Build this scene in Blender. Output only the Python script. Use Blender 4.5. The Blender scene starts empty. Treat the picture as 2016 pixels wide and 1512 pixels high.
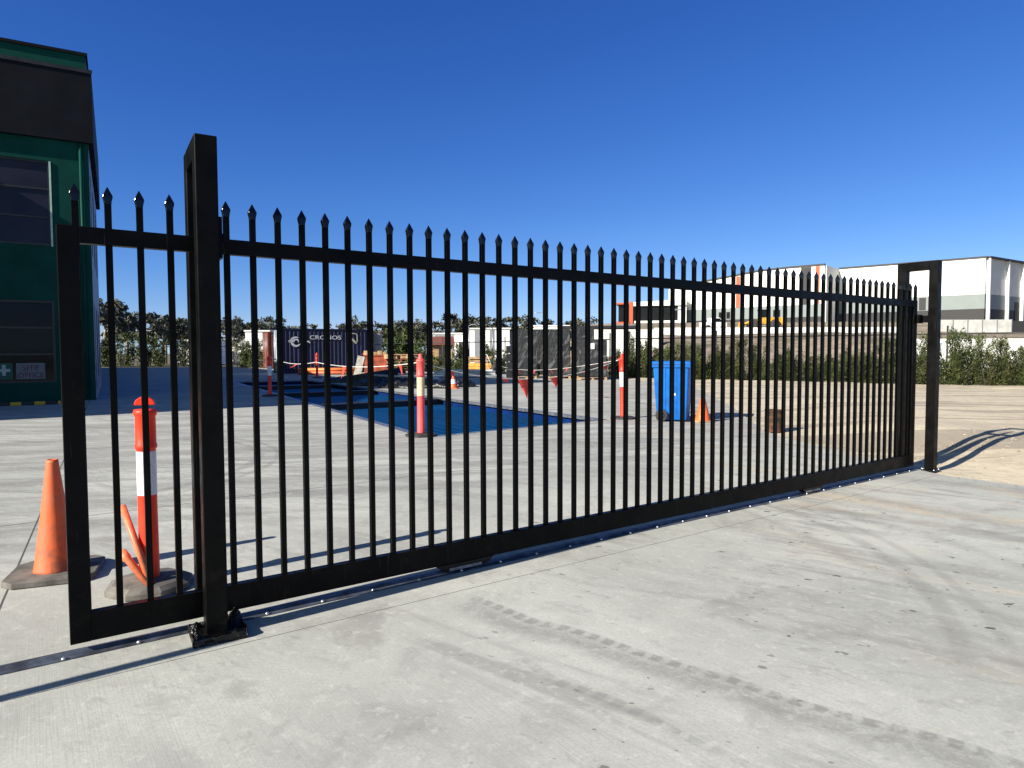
import bpy, bmesh, math, random
from mathutils import Vector, Matrix, noise
random.seed(7)
S = bpy.context.scene
COL = S.collection
R = math.radians

# ------------------------------------------------------------ camera
cam = bpy.data.cameras.new('camera'); camo = bpy.data.objects.new('camera', cam); COL.objects.link(camo)
cam.sensor_width = 36; cam.lens = 1332.57 / 2016 * 36; cam.clip_start = .05; cam.clip_end = 6000
pitch, roll = R(2.6844), R(-.1964)
fw = Vector((0, math.cos(pitch), -math.sin(pitch))); up0 = Vector((0, math.sin(pitch), math.cos(pitch))); r0 = Vector((1, 0, 0))
rr = r0 * math.cos(roll) + up0 * math.sin(roll); uu = up0 * math.cos(roll) - r0 * math.sin(roll)
M3 = Matrix((rr, uu, -fw)).transposed()
camo.matrix_world = Matrix.Translation((0, 0, 1.4)) @ M3.to_4x4()
S.camera = camo

# ------------------------------------------------------------ world, sun, exposure
SUN_AZ, SUN_EL = R(38.4), R(28.3)            # azimuth = where shadows point, from +x
w = bpy.data.worlds.new('World'); S.world = w; w.use_nodes = True
nt = w.node_tree; bg = nt.nodes['Background']
sky = nt.nodes.new('ShaderNodeTexSky'); sky.sky_type = 'NISHITA'; sky.sun_disc = False
sky.sun_elevation = SUN_EL; sky.sun_rotation = math.atan2(-math.cos(SUN_AZ), -math.sin(SUN_AZ)) % (2 * math.pi)
sky.altitude = 2000; sky.air_density = 1.0; sky.dust_density = 0.0; sky.ozone_density = 3.0
# clear dry air: deepen the sky's own blue, channel by channel
sp_ = nt.nodes.new('ShaderNodeSeparateColor'); cb_ = nt.nodes.new('ShaderNodeCombineColor'); nt.links.new(sky.outputs[0], sp_.inputs[0])
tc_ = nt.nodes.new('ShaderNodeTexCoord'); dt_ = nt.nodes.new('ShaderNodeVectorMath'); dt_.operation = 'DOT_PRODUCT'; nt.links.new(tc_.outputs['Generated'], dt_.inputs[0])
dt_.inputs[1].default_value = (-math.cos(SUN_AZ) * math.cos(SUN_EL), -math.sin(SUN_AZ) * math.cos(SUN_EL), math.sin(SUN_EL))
au_ = nt.nodes.new('ShaderNodeMapRange'); au_.interpolation_type = 'SMOOTHSTEP'; nt.links.new(dt_.outputs['Value'], au_.inputs['Value'])   # unseen sun-side sky made paler and warmer as fill that greys the shadows
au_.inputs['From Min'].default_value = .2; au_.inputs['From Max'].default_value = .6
for i, (lim, pw, kk) in enumerate(((5.2, 1.53, .190), (7.4, 1.148, .375), (9.3, .82, .985))):
    a = nt.nodes.new('ShaderNodeMath'); a.operation = 'MINIMUM'; nt.links.new(sp_.outputs[i], a.inputs[0]); a.inputs[1].default_value = lim
    b = nt.nodes.new('ShaderNodeMath'); b.operation = 'POWER'; nt.links.new(a.outputs[0], b.inputs[0]); b.inputs[1].default_value = pw
    c = nt.nodes.new('ShaderNodeMath'); c.operation = 'MULTIPLY'; nt.links.new(b.outputs[0], c.inputs[0]); c.inputs[1].default_value = kk
    nt.links.new(c.outputs[0], cb_.inputs[i])
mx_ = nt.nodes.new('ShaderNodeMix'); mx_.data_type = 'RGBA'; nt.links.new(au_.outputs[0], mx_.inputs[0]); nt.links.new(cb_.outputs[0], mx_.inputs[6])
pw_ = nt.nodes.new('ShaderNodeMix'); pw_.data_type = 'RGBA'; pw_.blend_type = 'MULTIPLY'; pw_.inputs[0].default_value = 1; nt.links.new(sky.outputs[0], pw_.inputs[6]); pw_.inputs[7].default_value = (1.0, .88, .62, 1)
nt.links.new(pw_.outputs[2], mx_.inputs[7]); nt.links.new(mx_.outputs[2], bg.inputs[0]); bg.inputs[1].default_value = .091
sl = bpy.data.lights.new('sun', 'SUN'); sl.energy = 5.0; sl.angle = R(.5); sl.color = (1, .93, .80)
so = bpy.data.objects.new('sun', sl); COL.objects.link(so)
so.rotation_euler = Vector((math.cos(SUN_AZ) * math.cos(SUN_EL), math.sin(SUN_AZ) * math.cos(SUN_EL), -math.sin(SUN_EL))).to_track_quat('-Z', 'Y').to_euler()
S.view_settings.view_transform = 'Standard'; S.view_settings.look = 'None'
S.view_settings.exposure = 1.04; S.view_settings.gamma = 1; S.view_settings.use_curve_mapping = False

# ------------------------------------------------------------ node helpers
class NT:
    def __init__(s, name):
        s.m = bpy.data.materials.new(name); s.m.use_nodes = True; s.t = s.m.node_tree
        s.b = s.t.nodes['Principled BSDF']; s._obj = None
    def n(s, typ, **kw):
        x = s.t.nodes.new(typ)
        for k, v in kw.items(): setattr(x, k, v)
        return x
    def put(s, sock, v):
        if v is None: return
        if isinstance(v, bpy.types.NodeSocket): s.t.links.new(v, sock)
        elif isinstance(v, (tuple, list)) and len(v) == 3 and sock.type == 'RGBA': sock.default_value = (*v, 1)
        else: sock.default_value = v
    def obj(s):
        if s._obj is None: s._obj = s.n('ShaderNodeTexCoord').outputs['Object']
        return s._obj
    def math(s, op, a, b=None, c=None, clamp=False):
        x = s.n('ShaderNodeMath', operation=op, use_clamp=clamp)
        s.put(x.inputs[0], a); s.put(x.inputs[1], b); s.put(x.inputs[2], c); return x.outputs[0]
    def mapping(s, vec, scale=(1, 1, 1), rot=(0, 0, 0), loc=(0, 0, 0)):
        x = s.n('ShaderNodeMapping'); s.put(x.inputs[0], vec)
        if any(rot) and len(set(scale)) > 1: x.vector_type = 'TEXTURE'; scale = tuple(1 / q for q in scale)
        x.inputs['Location'].default_value = loc; x.inputs['Rotation'].default_value = rot; x.inputs['Scale'].default_value = scale
        return x.outputs[0]
    def noise(s, scale, vec=None, detail=4, rough=.55, dist=0):
        x = s.n('ShaderNodeTexNoise'); s.put(x.inputs['Vector'], vec or s.obj())
        x.inputs['Scale'].default_value = scale; x.inputs['Detail'].default_value = detail
        x.inputs['Roughness'].default_value = rough; x.inputs['Distortion'].default_value = dist
        return x.outputs['Fac']
    def voro(s, scale, vec=None, out='Distance', feature='F1', rnd=1):
        x = s.n('ShaderNodeTexVoronoi', feature=feature); s.put(x.inputs['Vector'], vec or s.obj())
        x.inputs['Scale'].default_value = scale; x.inputs['Randomness'].default_value = rnd
        return x.outputs[out]
    def ramp(s, f, a, b, v0=0.0, v1=1.0):
        x = s.n('ShaderNodeMapRange', interpolation_type='SMOOTHSTEP'); s.put(x.inputs['Value'], f)
        x.inputs['From Min'].default_value = a; x.inputs['From Max'].default_value = b
        x.inputs['To Min'].default_value = v0; x.inputs['To Max'].default_value = v1
        return x.outputs[0]
    def mix(s, f, a, b, mode='MIX'):
        x = s.n('ShaderNodeMix', data_type='RGBA', blend_type=mode)
        s.put(x.inputs[0], f); s.put(x.inputs[6], a); s.put(x.inputs[7], b); return x.outputs[2]
    def bump(s, h, strength=.3, dist=.01):
        x = s.n('ShaderNodeBump'); x.inputs['Strength'].default_value = strength; x.inputs['Distance'].default_value = dist
        s.put(x.inputs['Height'], h); s.t.links.new(x.outputs[0], s.b.inputs['Normal'])
    def xyz(s, vec=None):
        x = s.n('ShaderNodeSeparateXYZ'); s.put(x.inputs[0], vec or s.obj()); return x.outputs
    def line(s, xs, nx, ny, c):           # x*nx + y*ny - c
        a = s.math('MULTIPLY', xs[0], nx); b = s.math('MULTIPLY_ADD', xs[1], ny, a)
        return s.math('SUBTRACT', b, c)

def mat(name, col, rough=.6, metal=0., var=.12, scale=6., bump=.0, bscale=40., bdist=.01, spec=None, col2=None, coat=0.):
    k = NT(name)
    f = k.ramp(k.noise(scale, detail=6), .3, .7)
    c2 = col2 or tuple(max(0, c * (1 - 2 * var)) for c in col); c1 = tuple(min(1, c * (1 + var)) for c in col)
    k.put(k.b.inputs['Base Color'], k.mix(f, c1, c2))
    k.put(k.b.inputs['Roughness'], k.ramp(k.noise(scale * 2.3, detail=5), .2, .8, max(.02, rough - .08), min(1, rough + .1)))
    k.b.inputs['Metallic'].default_value = metal
    if spec is not None: k.b.inputs['Specular IOR Level'].default_value = spec
    if coat: k.b.inputs['Coat Weight'].default_value = coat; k.b.inputs['Coat Roughness'].default_value = .1
    if bump: k.bump(k.noise(bscale, detail=5), bump, bdist)
    return k.m

# ------------------------------------------------------------ mesh helpers
class MB:
    def __init__(s): s.v = []; s.f = []; s.sm = []
    def add(s, vs, fs, smooth=False, mx=None):
        o = len(s.v); s.v += [tuple(mx @ Vector(p)) if mx else tuple(p) for p in vs]
        s.f += [tuple(i + o for i in f) for f in fs]; s.sm += [smooth] * len(fs); return s
    def box(s, x0, x1, y0, y1, z0, z1, mx=None):
        return s.add([(x0, y0, z0), (x1, y0, z0), (x1, y1, z0), (x0, y1, z0), (x0, y0, z1), (x1, y0, z1), (x1, y1, z1), (x0, y1, z1)],
                     [(0, 3, 2, 1), (4, 5, 6, 7), (0, 1, 5, 4), (1, 2, 6, 5), (2, 3, 7, 6), (3, 0, 4, 7)], mx=mx)
    def prism(s, poly, z0, z1, mx=None):   # counter-clockwise polygon in xy
        n = len(poly)
        return s.add([(x, y, z0) for x, y in poly] + [(x, y, z1) for x, y in poly],
                     [tuple(range(n - 1, -1, -1)), tuple(range(n, 2 * n))] + [(i, (i + 1) % n, n + (i + 1) % n, n + i) for i in range(n)], mx=mx)
    def wallprism(s, poly, y0, y1, mx=None):  # polygon in xz (counter-clockwise seen from -y), thickness along y
        n = len(poly)
        return s.add([(x, y0, z) for x, z in poly] + [(x, y1, z) for x, z in poly],
                     [tuple(range(n)), tuple(range(2 * n - 1, n - 1, -1))] + [(i, n + i, n + (i + 1) % n, (i + 1) % n) for i in range(n)], mx=mx)
    def lathe(s, prof, n=24, mx=None, smooth=True, cap=True):  # prof: (r,z) from bottom to top
        vs = []; fs = []
        for r, z in prof:
            for i in range(n): a = 2 * math.pi * i / n; vs.append((r * math.cos(a), r * math.sin(a), z))
        for j in range(len(prof) - 1):
            for i in range(n): fs.append((j * n + i, j * n + (i + 1) % n, (j + 1) * n + (i + 1) % n, (j + 1) * n + i))
        if cap: fs.append(tuple(range(n - 1, -1, -1))); fs.append(tuple((len(prof) - 1) * n + i for i in range(n)))
        return s.add(vs, fs, smooth, mx)
    def tube(s, pts, r, n=8, smooth=True):
        pts = [Vector(p) for p in pts]; vs = []; fs = []; m = len(pts)
        for j, p in enumerate(pts):
            t = (pts[min(j + 1, m - 1)] - pts[max(j - 1, 0)]).normalized()
            u = t.orthogonal().normalized() if abs(t.z) > .95 else t.cross(Vector((0, 0, 1))).normalized(); v = t.cross(u)
            rad = r[j] if isinstance(r, (list, tuple)) else r
            for i in range(n): a = 2 * math.pi * i / n; vs.append(p + (u * math.cos(a) + v * math.sin(a)) * rad)
        for j in range(m - 1):
            for i in range(n): fs.append((j * n + i, j * n + (i + 1) % n, (j + 1) * n + (i + 1) % n, (j + 1) * n + i))
        fs.append(tuple(range(n - 1, -1, -1))); fs.append(tuple((m - 1) * n + i for i in range(n)))
        return s.add(vs, fs, smooth)
    def build(s, name, m, parent=None, bevel=0, seg=2):
        me = bpy.data.meshes.new(name); me.from_pydata(s.v, [], s.f); me.materials.append(m)
        for p, sm in zip(me.polygons, s.sm): p.use_smooth = sm
        me.update(); bm = bmesh.new(); bm.from_mesh(me); bmesh.ops.recalc_face_normals(bm, faces=bm.faces)
        if bevel:
            es = [e for e in bm.edges if len(e.link_faces) == 2 and e.calc_face_angle(0) > .6]
            bmesh.ops.bevel(bm, geom=es, offset=bevel, segments=seg, affect='EDGES', profile=.5, clamp_overlap=True)
        bm.to_mesh(me); bm.free()
        o = bpy.data.objects.new(name, me); COL.objects.link(o)
        if parent: o.parent = parent
        return o

def tag(o, label=None, cat=None, group=None, kind=None):
    if label: o['label'] = label
    if cat: o['category'] = cat
    if group: o['group'] = group
    if kind: o['kind'] = kind
    return o
def thing(name, label, cat, loc=(0, 0, 0), rz=0, group=None):
    o = bpy.data.objects.new(name, None); COL.objects.link(o); o.location = loc; o.rotation_euler = (0, 0, rz); o.empty_display_size = .2
    return tag(o, label, cat, group)
def copy_tree(o, parent=None):
    c = o.copy(); COL.objects.link(c)
    if parent: c.parent = parent
    for ch in [x for x in COL.objects if x.parent == o]: copy_tree(ch, c)
    return c
def text_mesh(name, body, size, m, parent, loc, rot, extrude=.002, sx=1., align='LEFT'):
    cu = bpy.data.curves.new(name, 'FONT'); cu.body = body; cu.size = size; cu.extrude = extrude; cu.align_x = align; cu.resolution_u = 3
    t = bpy.data.objects.new(name, cu); COL.objects.link(t)
    bpy.context.view_layer.update()
    me = bpy.data.meshes.new_from_object(t.evaluated_get(bpy.context.evaluated_depsgraph_get()))
    bpy.data.objects.remove(t); me.materials.clear(); me.materials.append(m)
    o = bpy.data.objects.new(name, me); COL.objects.link(o); o.parent = parent
    o.location = loc; o.rotation_euler = rot; o.scale = (sx, 1, 1); return o

# gate frame of reference: a = along the gate, n = towards the street
YAW = R(35.556); GX, GY = -1.9944, 3.1264
DA = Vector((math.cos(YAW), math.sin(YAW))); DN = Vector((math.sin(YAW), -math.cos(YAW)))
def gw(a, n): v = Vector((GX, GY)) + DA * a + DN * n; return v.x, v.y

# ------------------------------------------------------------ materials
def concrete():
    k = NT('concrete'); P = k.obj(); xs = k.xyz()
    base = k.mix(k.ramp(k.noise(.45, detail=5), .38, .62), (.355, .362, .335), (.465, .472, .437))
    # sweeping traffic streaks
    st = k.noise(1.0, k.mapping(P, (.28, 3.0, 1), (0, 0, R(-38))), 7, .62, .8)
    base = k.mix(k.math('MULTIPLY', k.ramp(st, .47, .62, 0, .55), k.ramp(k.noise(.55, P, 3), .44, .6)), base, (.19, .188, .182))
    stb = k.noise(1.0, k.mapping(P, (.9, 9.0, 1), (0, 0, R(-48))), 6, .65, .5)
    base = k.mix(k.math('MULTIPLY', k.math('MULTIPLY', k.ramp(stb, .51, .64, 0, .6), k.ramp(k.noise(.7, P, 3), .48, .62)), k.ramp(xs[0], -.5, 2.5, .15, 1)), base, (.185, .182, .175))
    base = k.mix(k.ramp(k.noise(1.0, k.mapping(P, (.5, 6.0, 1), (0, 0, R(-36)), (3, 1, 0)), 6, .6, .6), .55, .68, 0, .25), base, (.56, .55, .51))
    yard = k.ramp(k.line(xs, -.5815, .8135, 4.4), .0, 2.5)
    st2 = k.noise(1.0, k.mapping(P, (.22, 2.2, 1), (0, 0, R(14))), 7, .62, 1.0)
    base = k.mix(k.math('MULTIPLY', k.ramp(st2, .43, .60, .05, .66), yard), base, (.19, .187, .18))
    st3 = k.noise(1.0, k.mapping(P, (.5, 5, 1), (0, 0, R(-12)), (5, 2, 0)), 6, .6, .8)
    base = k.mix(k.math('MULTIPLY', k.ramp(st3, .5, .62, 0, .5), yard), base, (.17, .166, .16))
    blot = k.noise(.9, P, 8, .7, 1.2)
    base = k.mix(k.ramp(blot, .53, .66, 0, .5), base, (.21, .205, .19))
    mot = k.noise(3.2, P, 8, .72, .6); base = k.mix(k.ramp(mot, .5, .68, 0, .42), base, (.24, .236, .222))
    mot2 = k.noise(7.5, k.mapping(P, (.6, 1.5, 1), (0, 0, R(-35))), 8, .75, .8); base = k.mix(k.math('MULTIPLY', k.ramp(mot2, .52, .68, 0, .6), k.ramp(k.noise(.8, P, 3), .42, .58)), base, (.2, .197, .188))
    # sandy dust carried in from the lot on the right
    sand = k.math('MULTIPLY', k.ramp(k.noise(.9, k.mapping(P, (.6, 2.2, 1), (0, 0, R(-45))), 7, .65, .5), .5, .66), k.ramp(xs[0], 1.4, 3.2))
    base = k.mix(k.math('MULTIPLY', sand, .55), base, (.5, .40, .27))
    fine = k.noise(70, P, 5, .75); base = k.mix(k.ramp(fine, .42, .62, 0, .38), base, (.27, .27, .265))
    pale = k.noise(16, P, 7, .75); base = k.mix(k.ramp(pale, .52, .66, 0, .4), base, (.56, .55, .515))
    # broom finish, across the gate line
    br = k.noise(1.0, k.mapping(P, (3.0, 150, 1), (0, 0, R(125.5))), 3, .6)
    base = k.mix(k.math('MULTIPLY', k.ramp(br, .46, .66, 0, .34), k.ramp(k.noise(.35, P), .4, .6, .25, 1)), base, (.26, .26, .255))
    # dark flecks and drips
    wob = k.n('ShaderNodeVectorMath', operation='ADD'); k.put(wob.inputs[0], k.mapping(P, (1, 1.9, 1), (0, 0, R(-25))))
    nz = k.n('ShaderNodeTexNoise'); k.put(nz.inputs['Vector'], P); nz.inputs['Scale'].default_value = 14
    sc = k.n('ShaderNodeVectorMath', operation='SCALE'); k.put(sc.inputs[0], nz.outputs['Color']); sc.inputs['Scale'].default_value = .10
    k.put(wob.inputs[1], sc.outputs[0])
    for vs, r, sel, amt in ((3.6, .16, .4, .9), (7.0, .2, .55, .85), (13, .22, .62, .75)):
        v = k.n('ShaderNodeTexVoronoi'); k.put(v.inputs['Vector'], wob.outputs[0]); v.inputs['Scale'].default_value = vs
        cs = k.n('ShaderNodeSeparateColor'); k.put(cs.inputs[0], v.outputs['Color'])
        rad = k.math('MULTIPLY', cs.outputs[1], r); dd = k.math('SUBTRACT', rad, v.outputs['Distance'])
        m = k.math('MULTIPLY', k.ramp(dd, 0, .03), k.math('GREATER_THAN', cs.outputs[0], sel))
        m = k.math('MULTIPLY', m, k.ramp(k.noise(.6, P, 3), .40, .52, .15, amt)); m = k.math('MULTIPLY', m, k.ramp(xs[0], -.8, 1.0, .2, 1))
        base = k.mix(m, base, (.055, .053, .05))
    # tyre tracks: tread blocks along straight runs
    def track(p0, p1, half, amt, tread=True):
        nonlocal base
        d = Vector((p1[0] - p0[0], p1[1] - p0[1])); L = d.length; d.normalize()
        u = k.line(xs, d.x, d.y, d.x * p0[0] + d.y * p0[1]); v = k.line(xs, -d.y, d.x, -d.y * p0[0] + d.x * p0[1])
        v = k.math('ADD', v, k.math('MULTIPLY', k.math('SUBTRACT', k.noise(.7, P, 2), .5), .5))
        av = k.math('ABSOLUTE', v)
        m = k.math('SUBTRACT', 1, k.ramp(av, half * .6, half * 1.1)) if tread else k.math('SUBTRACT', 1, k.ramp(av, 0, half * 1.3))
        if tread:
            ph = k.math('SINE', k.math('ADD', k.math('MULTIPLY', u, 2 * math.pi / .088), k.math('ADD', k.math('MULTIPLY', av, 14), k.math('MULTIPLY', k.noise(9, P, 4), 2.2))))
            m = k.math('MULTIPLY', m, k.ramp(ph, -.85, .15, .3, 1))
        m = k.math('MULTIPLY', m, k.math('MULTIPLY', k.ramp(u, 0, .35), k.math('SUBTRACT', 1, k.ramp(u, L - .5, L))))
        m = k.math('MULTIPLY', m, k.math('MULTIPLY', k.ramp(k.noise(22, P, 5, .75), .34, .54, .55, 1), k.ramp(k.noise(6, P, 7, .75), .34, .5, amt * .3, amt)))
        base = k.mix(m, base, (.15, .148, .144))
    track((-.36, 3.88), (1.9, 1.95), .040, .6)
    track((-.46, 3.82), (1.84, 1.88), .12, .55, False)
    track((-.1, 3.12), (.95, 2.05), .028, .4)
    track((.1, 4.35), (3.2, 2.4), .05, .25, False)
    track((2.0, 6.2), (2.75, 2.6), .08, .3, False)
    track((2.6, 6.9), (3.6, 2.9), .10, .3, False)
    track((3.2, 6.9), (4.8, 3.4), .16, .35, False)
    track((-6, 6.6), (-1.0, 12.4), .1, .25)
    track((-3.8, 7.4), (3.5, 13.2), .14, .22)
    track((-9, 13.5), (-2.5, 9.0), .12, .25, False)
    track((.5, 14.2), (6.0, 26), .14, .3)
    def arc_mark(cx, cy, r, half, amt, x0, x1, y0):
        nonlocal base
        d = k.n('ShaderNodeVectorMath', operation='DISTANCE'); cx_ = k.n('ShaderNodeCombineXYZ'); k.put(cx_.inputs[0], xs[0]); k.put(cx_.inputs[1], xs[1])
        k.put(d.inputs[0], cx_.outputs[0]); d.inputs[1].default_value = (cx, cy, 0)
        m = k.math('SUBTRACT', 1, k.ramp(k.math('ABSOLUTE', k.math('SUBTRACT', d.outputs['Value'], r)), half * .3, half))
        m = k.math('MULTIPLY', m, k.math('MULTIPLY', k.ramp(xs[0], x0, x0 + .5), k.math('SUBTRACT', 1, k.ramp(xs[0], x1 - .5, x1))))
        m = k.math('MULTIPLY', m, k.math('MULTIPLY', k.ramp(xs[1], y0, y0 + .8), k.ramp(k.noise(4, P, 6, .7), .36, .56, .1, amt)))
        base = k.mix(m, base, (.15, .148, .142))
    arc_mark(-1.3, 4.9, 3.85, .08, .32, 1.4, 3.4, 2.6); arc_mark(-1.3, 4.9, 4.05, .05, .25, 1.4, 3.4, 2.6); arc_mark(.4, 2.3, 4.3, .16, .4, 2.0, 5, 1.5)
    arc_mark(-6.5, 8.2, 3.2, .09, .5, -4.8, -2.6, 6.2); arc_mark(-6.5, 8.2, 3.45, .06, .45, -4.8, -2.4, 6.2); arc_mark(1.0, 3.1, 5.4, .2, .35, 3.4, 7, 1.5)
    # sawn joints
    def joint(nx, ny, c, wd=.006):
        nonlocal base
        ln = k.math('ABSOLUTE', k.line(xs, nx, ny, c)); ln = k.math('ADD', ln, k.math('MULTIPLY', k.noise(30, P, 3), .004))
        base = k.mix(k.math('SUBTRACT', 1, k.ramp(ln, wd * .6, wd * 1.2), ), base, (.07, .068, .065))
    g0 = GX * DN.x + GY * DN.y
    joint(DN.x, DN.y, g0 + .335, .0055)
    for off in (-3.15, -8.0, -13.5, -19.5): joint(DN.x, DN.y, g0 + off, .011)
    jn = Vector((math.cos(R(30.7)), math.sin(R(30.7))))
    jc = jn.x * -2.84 + jn.y * 3.69
    for off in (0, 15.6): joint(jn.x, jn.y, jc + off, .009)
    k.put(k.b.inputs['Base Color'], base); k.b.inputs['Roughness'].default_value = .8; k.b.inputs['Specular IOR Level'].default_value = .3
    h = k.math('ADD', k.math('MULTIPLY', k.noise(120, P, 3), .5), k.math('MULTIPLY', br, .6)); k.bump(h, .25, .003)
    return k.m

def dirt():
    k = NT('dirt'); P = k.obj()
    c = k.mix(k.ramp(k.noise(.5, P, 6), .3, .7), (.53, .465, .35), (.43, .37, .28))
    c = k.mix(k.ramp(k.noise(5, P, 7, .7), .45, .75, 0, .6), c, (.27, .22, .16))
    wet = k.noise(1, k.mapping(P, (.08, .75, 1), (0, 0, R(-24)), (0, .9, 0)), 7, .6, .9); c = k.mix(k.ramp(wet, .53, .58, 0, .6), c, (.20, .17, .135))
    c = k.mix(k.ramp(k.voro(26, P), .0, .35, .5, 0), c, (.5, .46, .38))
    k.put(k.b.inputs['Base Color'], c); k.b.inputs['Roughness'].default_value = .95
    k.bump(k.math('ADD', k.noise(9, P, 8, .7), k.math('MULTIPLY', k.noise(50, P, 4), .4)), .6, .04); return k.m
def grassland():
    k = NT('dry_ground'); P = k.obj()
    c = k.mix(k.ramp(k.noise(.15, P, 6), .35, .65), (.05, .055, .025), (.13, .11, .06))
    k.put(k.b.inputs['Base Color'], c); k.b.inputs['Roughness'].default_value = 1; return k.m
def bank_mat():
    k = NT('earth_bank'); P = k.obj()
    c = k.mix(k.ramp(k.noise(.5, P, 7, .7), .35, .65), (.37, .30, .235), (.24, .19, .15))
    c = k.mix(k.ramp(k.noise(.22, P, 5), .52, .62, 0, .7), c, (.10, .105, .04))
    c = k.mix(k.ramp(k.voro(1.1, P), .1, .5, .5, 0), c, (.12, .09, .07))
    k.put(k.b.inputs['Base Color'], c); k.b.inputs['Roughness'].default_value = 1; k.bump(k.noise(1.6, P, 8, .7), 1, .5); return k.m
def leaf_mat(name, c1, c2):
    k = NT(name); f = k.noise(1.3, None, 3)
    oi = k.n('ShaderNodeObjectInfo').outputs['Random']
    c = k.mix(k.ramp(f, .35, .65), c1, c2)
    hs = k.n('ShaderNodeHueSaturation'); k.put(hs.inputs['Color'], c); k.put(hs.inputs['Value'], k.math('MULTIPLY_ADD', oi, .5, .75))
    k.put(hs.inputs['Hue'], k.math('MULTIPLY_ADD', oi, .03, .485)); k.put(k.b.inputs['Base Color'], hs.outputs[0])
    k.b.inputs['Roughness'].default_value = .6; k.b.inputs['Specular IOR Level'].default_value = .25; return k.m
def panel_mat(name, c, pitch, depth=.02, axis=0, rough=.5):   # ribbed sheet, ribs along local z
    k = NT(name); xs = k.xyz()
    wv = k.math('SINE', k.math('MULTIPLY', xs[axis], 2 * math.pi / pitch))
    k.put(k.b.inputs['Base Color'], k.mix(k.ramp(k.noise(.7, None, 6), .3, .7), tuple(q * .93 for q in c), c))
    k.b.inputs['Roughness'].default_value = rough; k.bump(wv, .6, depth); return k.m
def glass_mat(name, c, rough=.06):
    k = NT(name); k.put(k.b.inputs['Base Color'], k.mix(k.ramp(k.noise(.8), .3, .7), c, tuple(q * 1.6 for q in c)))
    k.b.inputs['Roughness'].default_value = rough; k.b.inputs['Specular IOR Level'].default_value = .16
    k.bump(k.noise(.7), .06, .05); return k.m

M = {}
M['concrete'] = concrete(); M['dirt'] = dirt(); M['land'] = grassland(); M['bank'] = bank_mat()
def black_coat():
    k = NT('black_powder_coat'); P = k.obj(); xs = k.xyz()
    c = k.mix(k.ramp(k.noise(5, P, 6), .35, .65), (.0028, .0028, .0031), (.0045, .0045, .0048))
    dust = k.math('MULTIPLY', k.ramp(k.noise(13, P, 8, .75, .5), .5, .68), k.ramp(xs[2], .0, .9, .9, .25))
    c = k.mix(k.math('MULTIPLY', dust, .09), c, (.075, .07, .06))
    scr = k.ramp(k.noise(1, k.mapping(P, (90, 90, 2.5)), 3, .6), .66, .72); c = k.mix(k.math('MULTIPLY', scr, .3), c, (.06, .06, .06))
    k.put(k.b.inputs['Base Color'], c); k.put(k.b.inputs['Roughness'], k.ramp(k.noise(8, P, 6), .3, .7, .27, .48))
    k.b.inputs['Specular IOR Level'].default_value = .07; k.bump(k.noise(300, P, 3), .05, .001); return k.m
M['black'] = black_coat()
M['black_scuffed'] = mat('scuffed_black_steel', (.006, .006, .0065), .38, .0, .5, 14, .15, 60, .002, spec=.25)
M['film'] = mat('black_plastic_film', (.005, .005, .005), .2, 0, .3, 20, .9, 22, .03, spec=.4)
M['galv'] = mat('galvanised_steel', (.27, .29, .33), .45, .8, .25, 12, .1, 40, .002)
M['track'] = mat('dull_galvanised_track', (.10, .115, .15), .5, .5, .3, 9, .1, 40, .002)
M['zinc'] = mat('zinc_bolt', (.7, .7, .7), .35, .9, .1)
M['cone'] = mat('orange_pvc', (.80, .13, .025), .55, 0, .15, 9, .15, 30, .003, col2=(.62, .10, .03))
M['cone_dirty'] = None
M['bol'] = mat('fluorescent_orange', (.95, .042, .014), .45, 0, .08, 7, spec=.3)
M['bol_pink'] = mat('faded_pink_orange', (.9, .09, .085), .5, 0, .08, 5)
M['bol_red'] = mat('red_orange_plastic', (.8, .035, .014), .45, 0, .08, 5)
M['white_band'] = mat('reflective_white_band', (.78, .72, .76), .4, 0, .06, 60)
M['cream_band'] = mat('aged_cream_band', (.75, .55, .32), .5, 0, .1, 20)
M['rubber'] = mat('grey_rubber', (.13, .122, .11), .85, 0, .25, 8, .4, 60, .004)
M['darkrubber'] = mat('black_rubber', (.03, .03, .032), .8, 0, .3, 10, .3, 60, .004)
M['pipe'] = mat('terracotta_pvc_pipe', (.60, .15, .065), .5, 0, .18, 14)
M['opipe'] = mat('bright_orange_conduit', (.85, .20, .05), .45, 0, .12, 5)
M['bin'] = mat('blue_bin_plastic', (.0, .105, .42), .45, 0, .12, 5, .06, 40, .002, spec=.25)
M['bluepaint'] = panel_mat('blue_deck_sheet', (.0025, .112, .28), .22, .02, 1, .5)
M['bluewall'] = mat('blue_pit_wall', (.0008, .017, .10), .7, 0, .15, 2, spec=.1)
M['beam'] = mat('dark_steel_beam', (.012, .014, .02), .5, .2, .3, 5)
M['rust'] = mat('rusty_steel', (.085, .038, .02), .85, .2, .3, 9, .5, 30, .006, col2=(.018, .014, .012))
M['rustred'] = mat('rust_red_paint', (.21, .05, .022), .75, 0, .25, 2.0, .3, 12, .01)
M['orangebox'] = mat('weathered_orange_paint', (.30, .055, .02), .7, 0, .25, 2.5, .3, 12, .01)
M['navy'] = mat('navy_container_paint', (.0035, .0085, .05), .5, 0, .25, 1.2, .1, 10, .01)
M['white'] = mat('white_paint', (.78, .78, .76), .6, 0, .05, .6)
M['offwhite'] = mat('off_white_panel', (.66, .66, .63), .7, 0, .06, .5)
M['letter'] = mat('white_lettering', (.75, .76, .78), .6, 0, .12, 4)
M['wall_green'] = mat('dark_green_render', (.0006, .05, .039), .6, 0, .12, .8, .1, 60, .004, spec=.12)
M['coping'] = mat('charcoal_metal_cladding', (.0048, .006, .0098), .6, 0, .2, 1.0, spec=.12)
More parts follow.
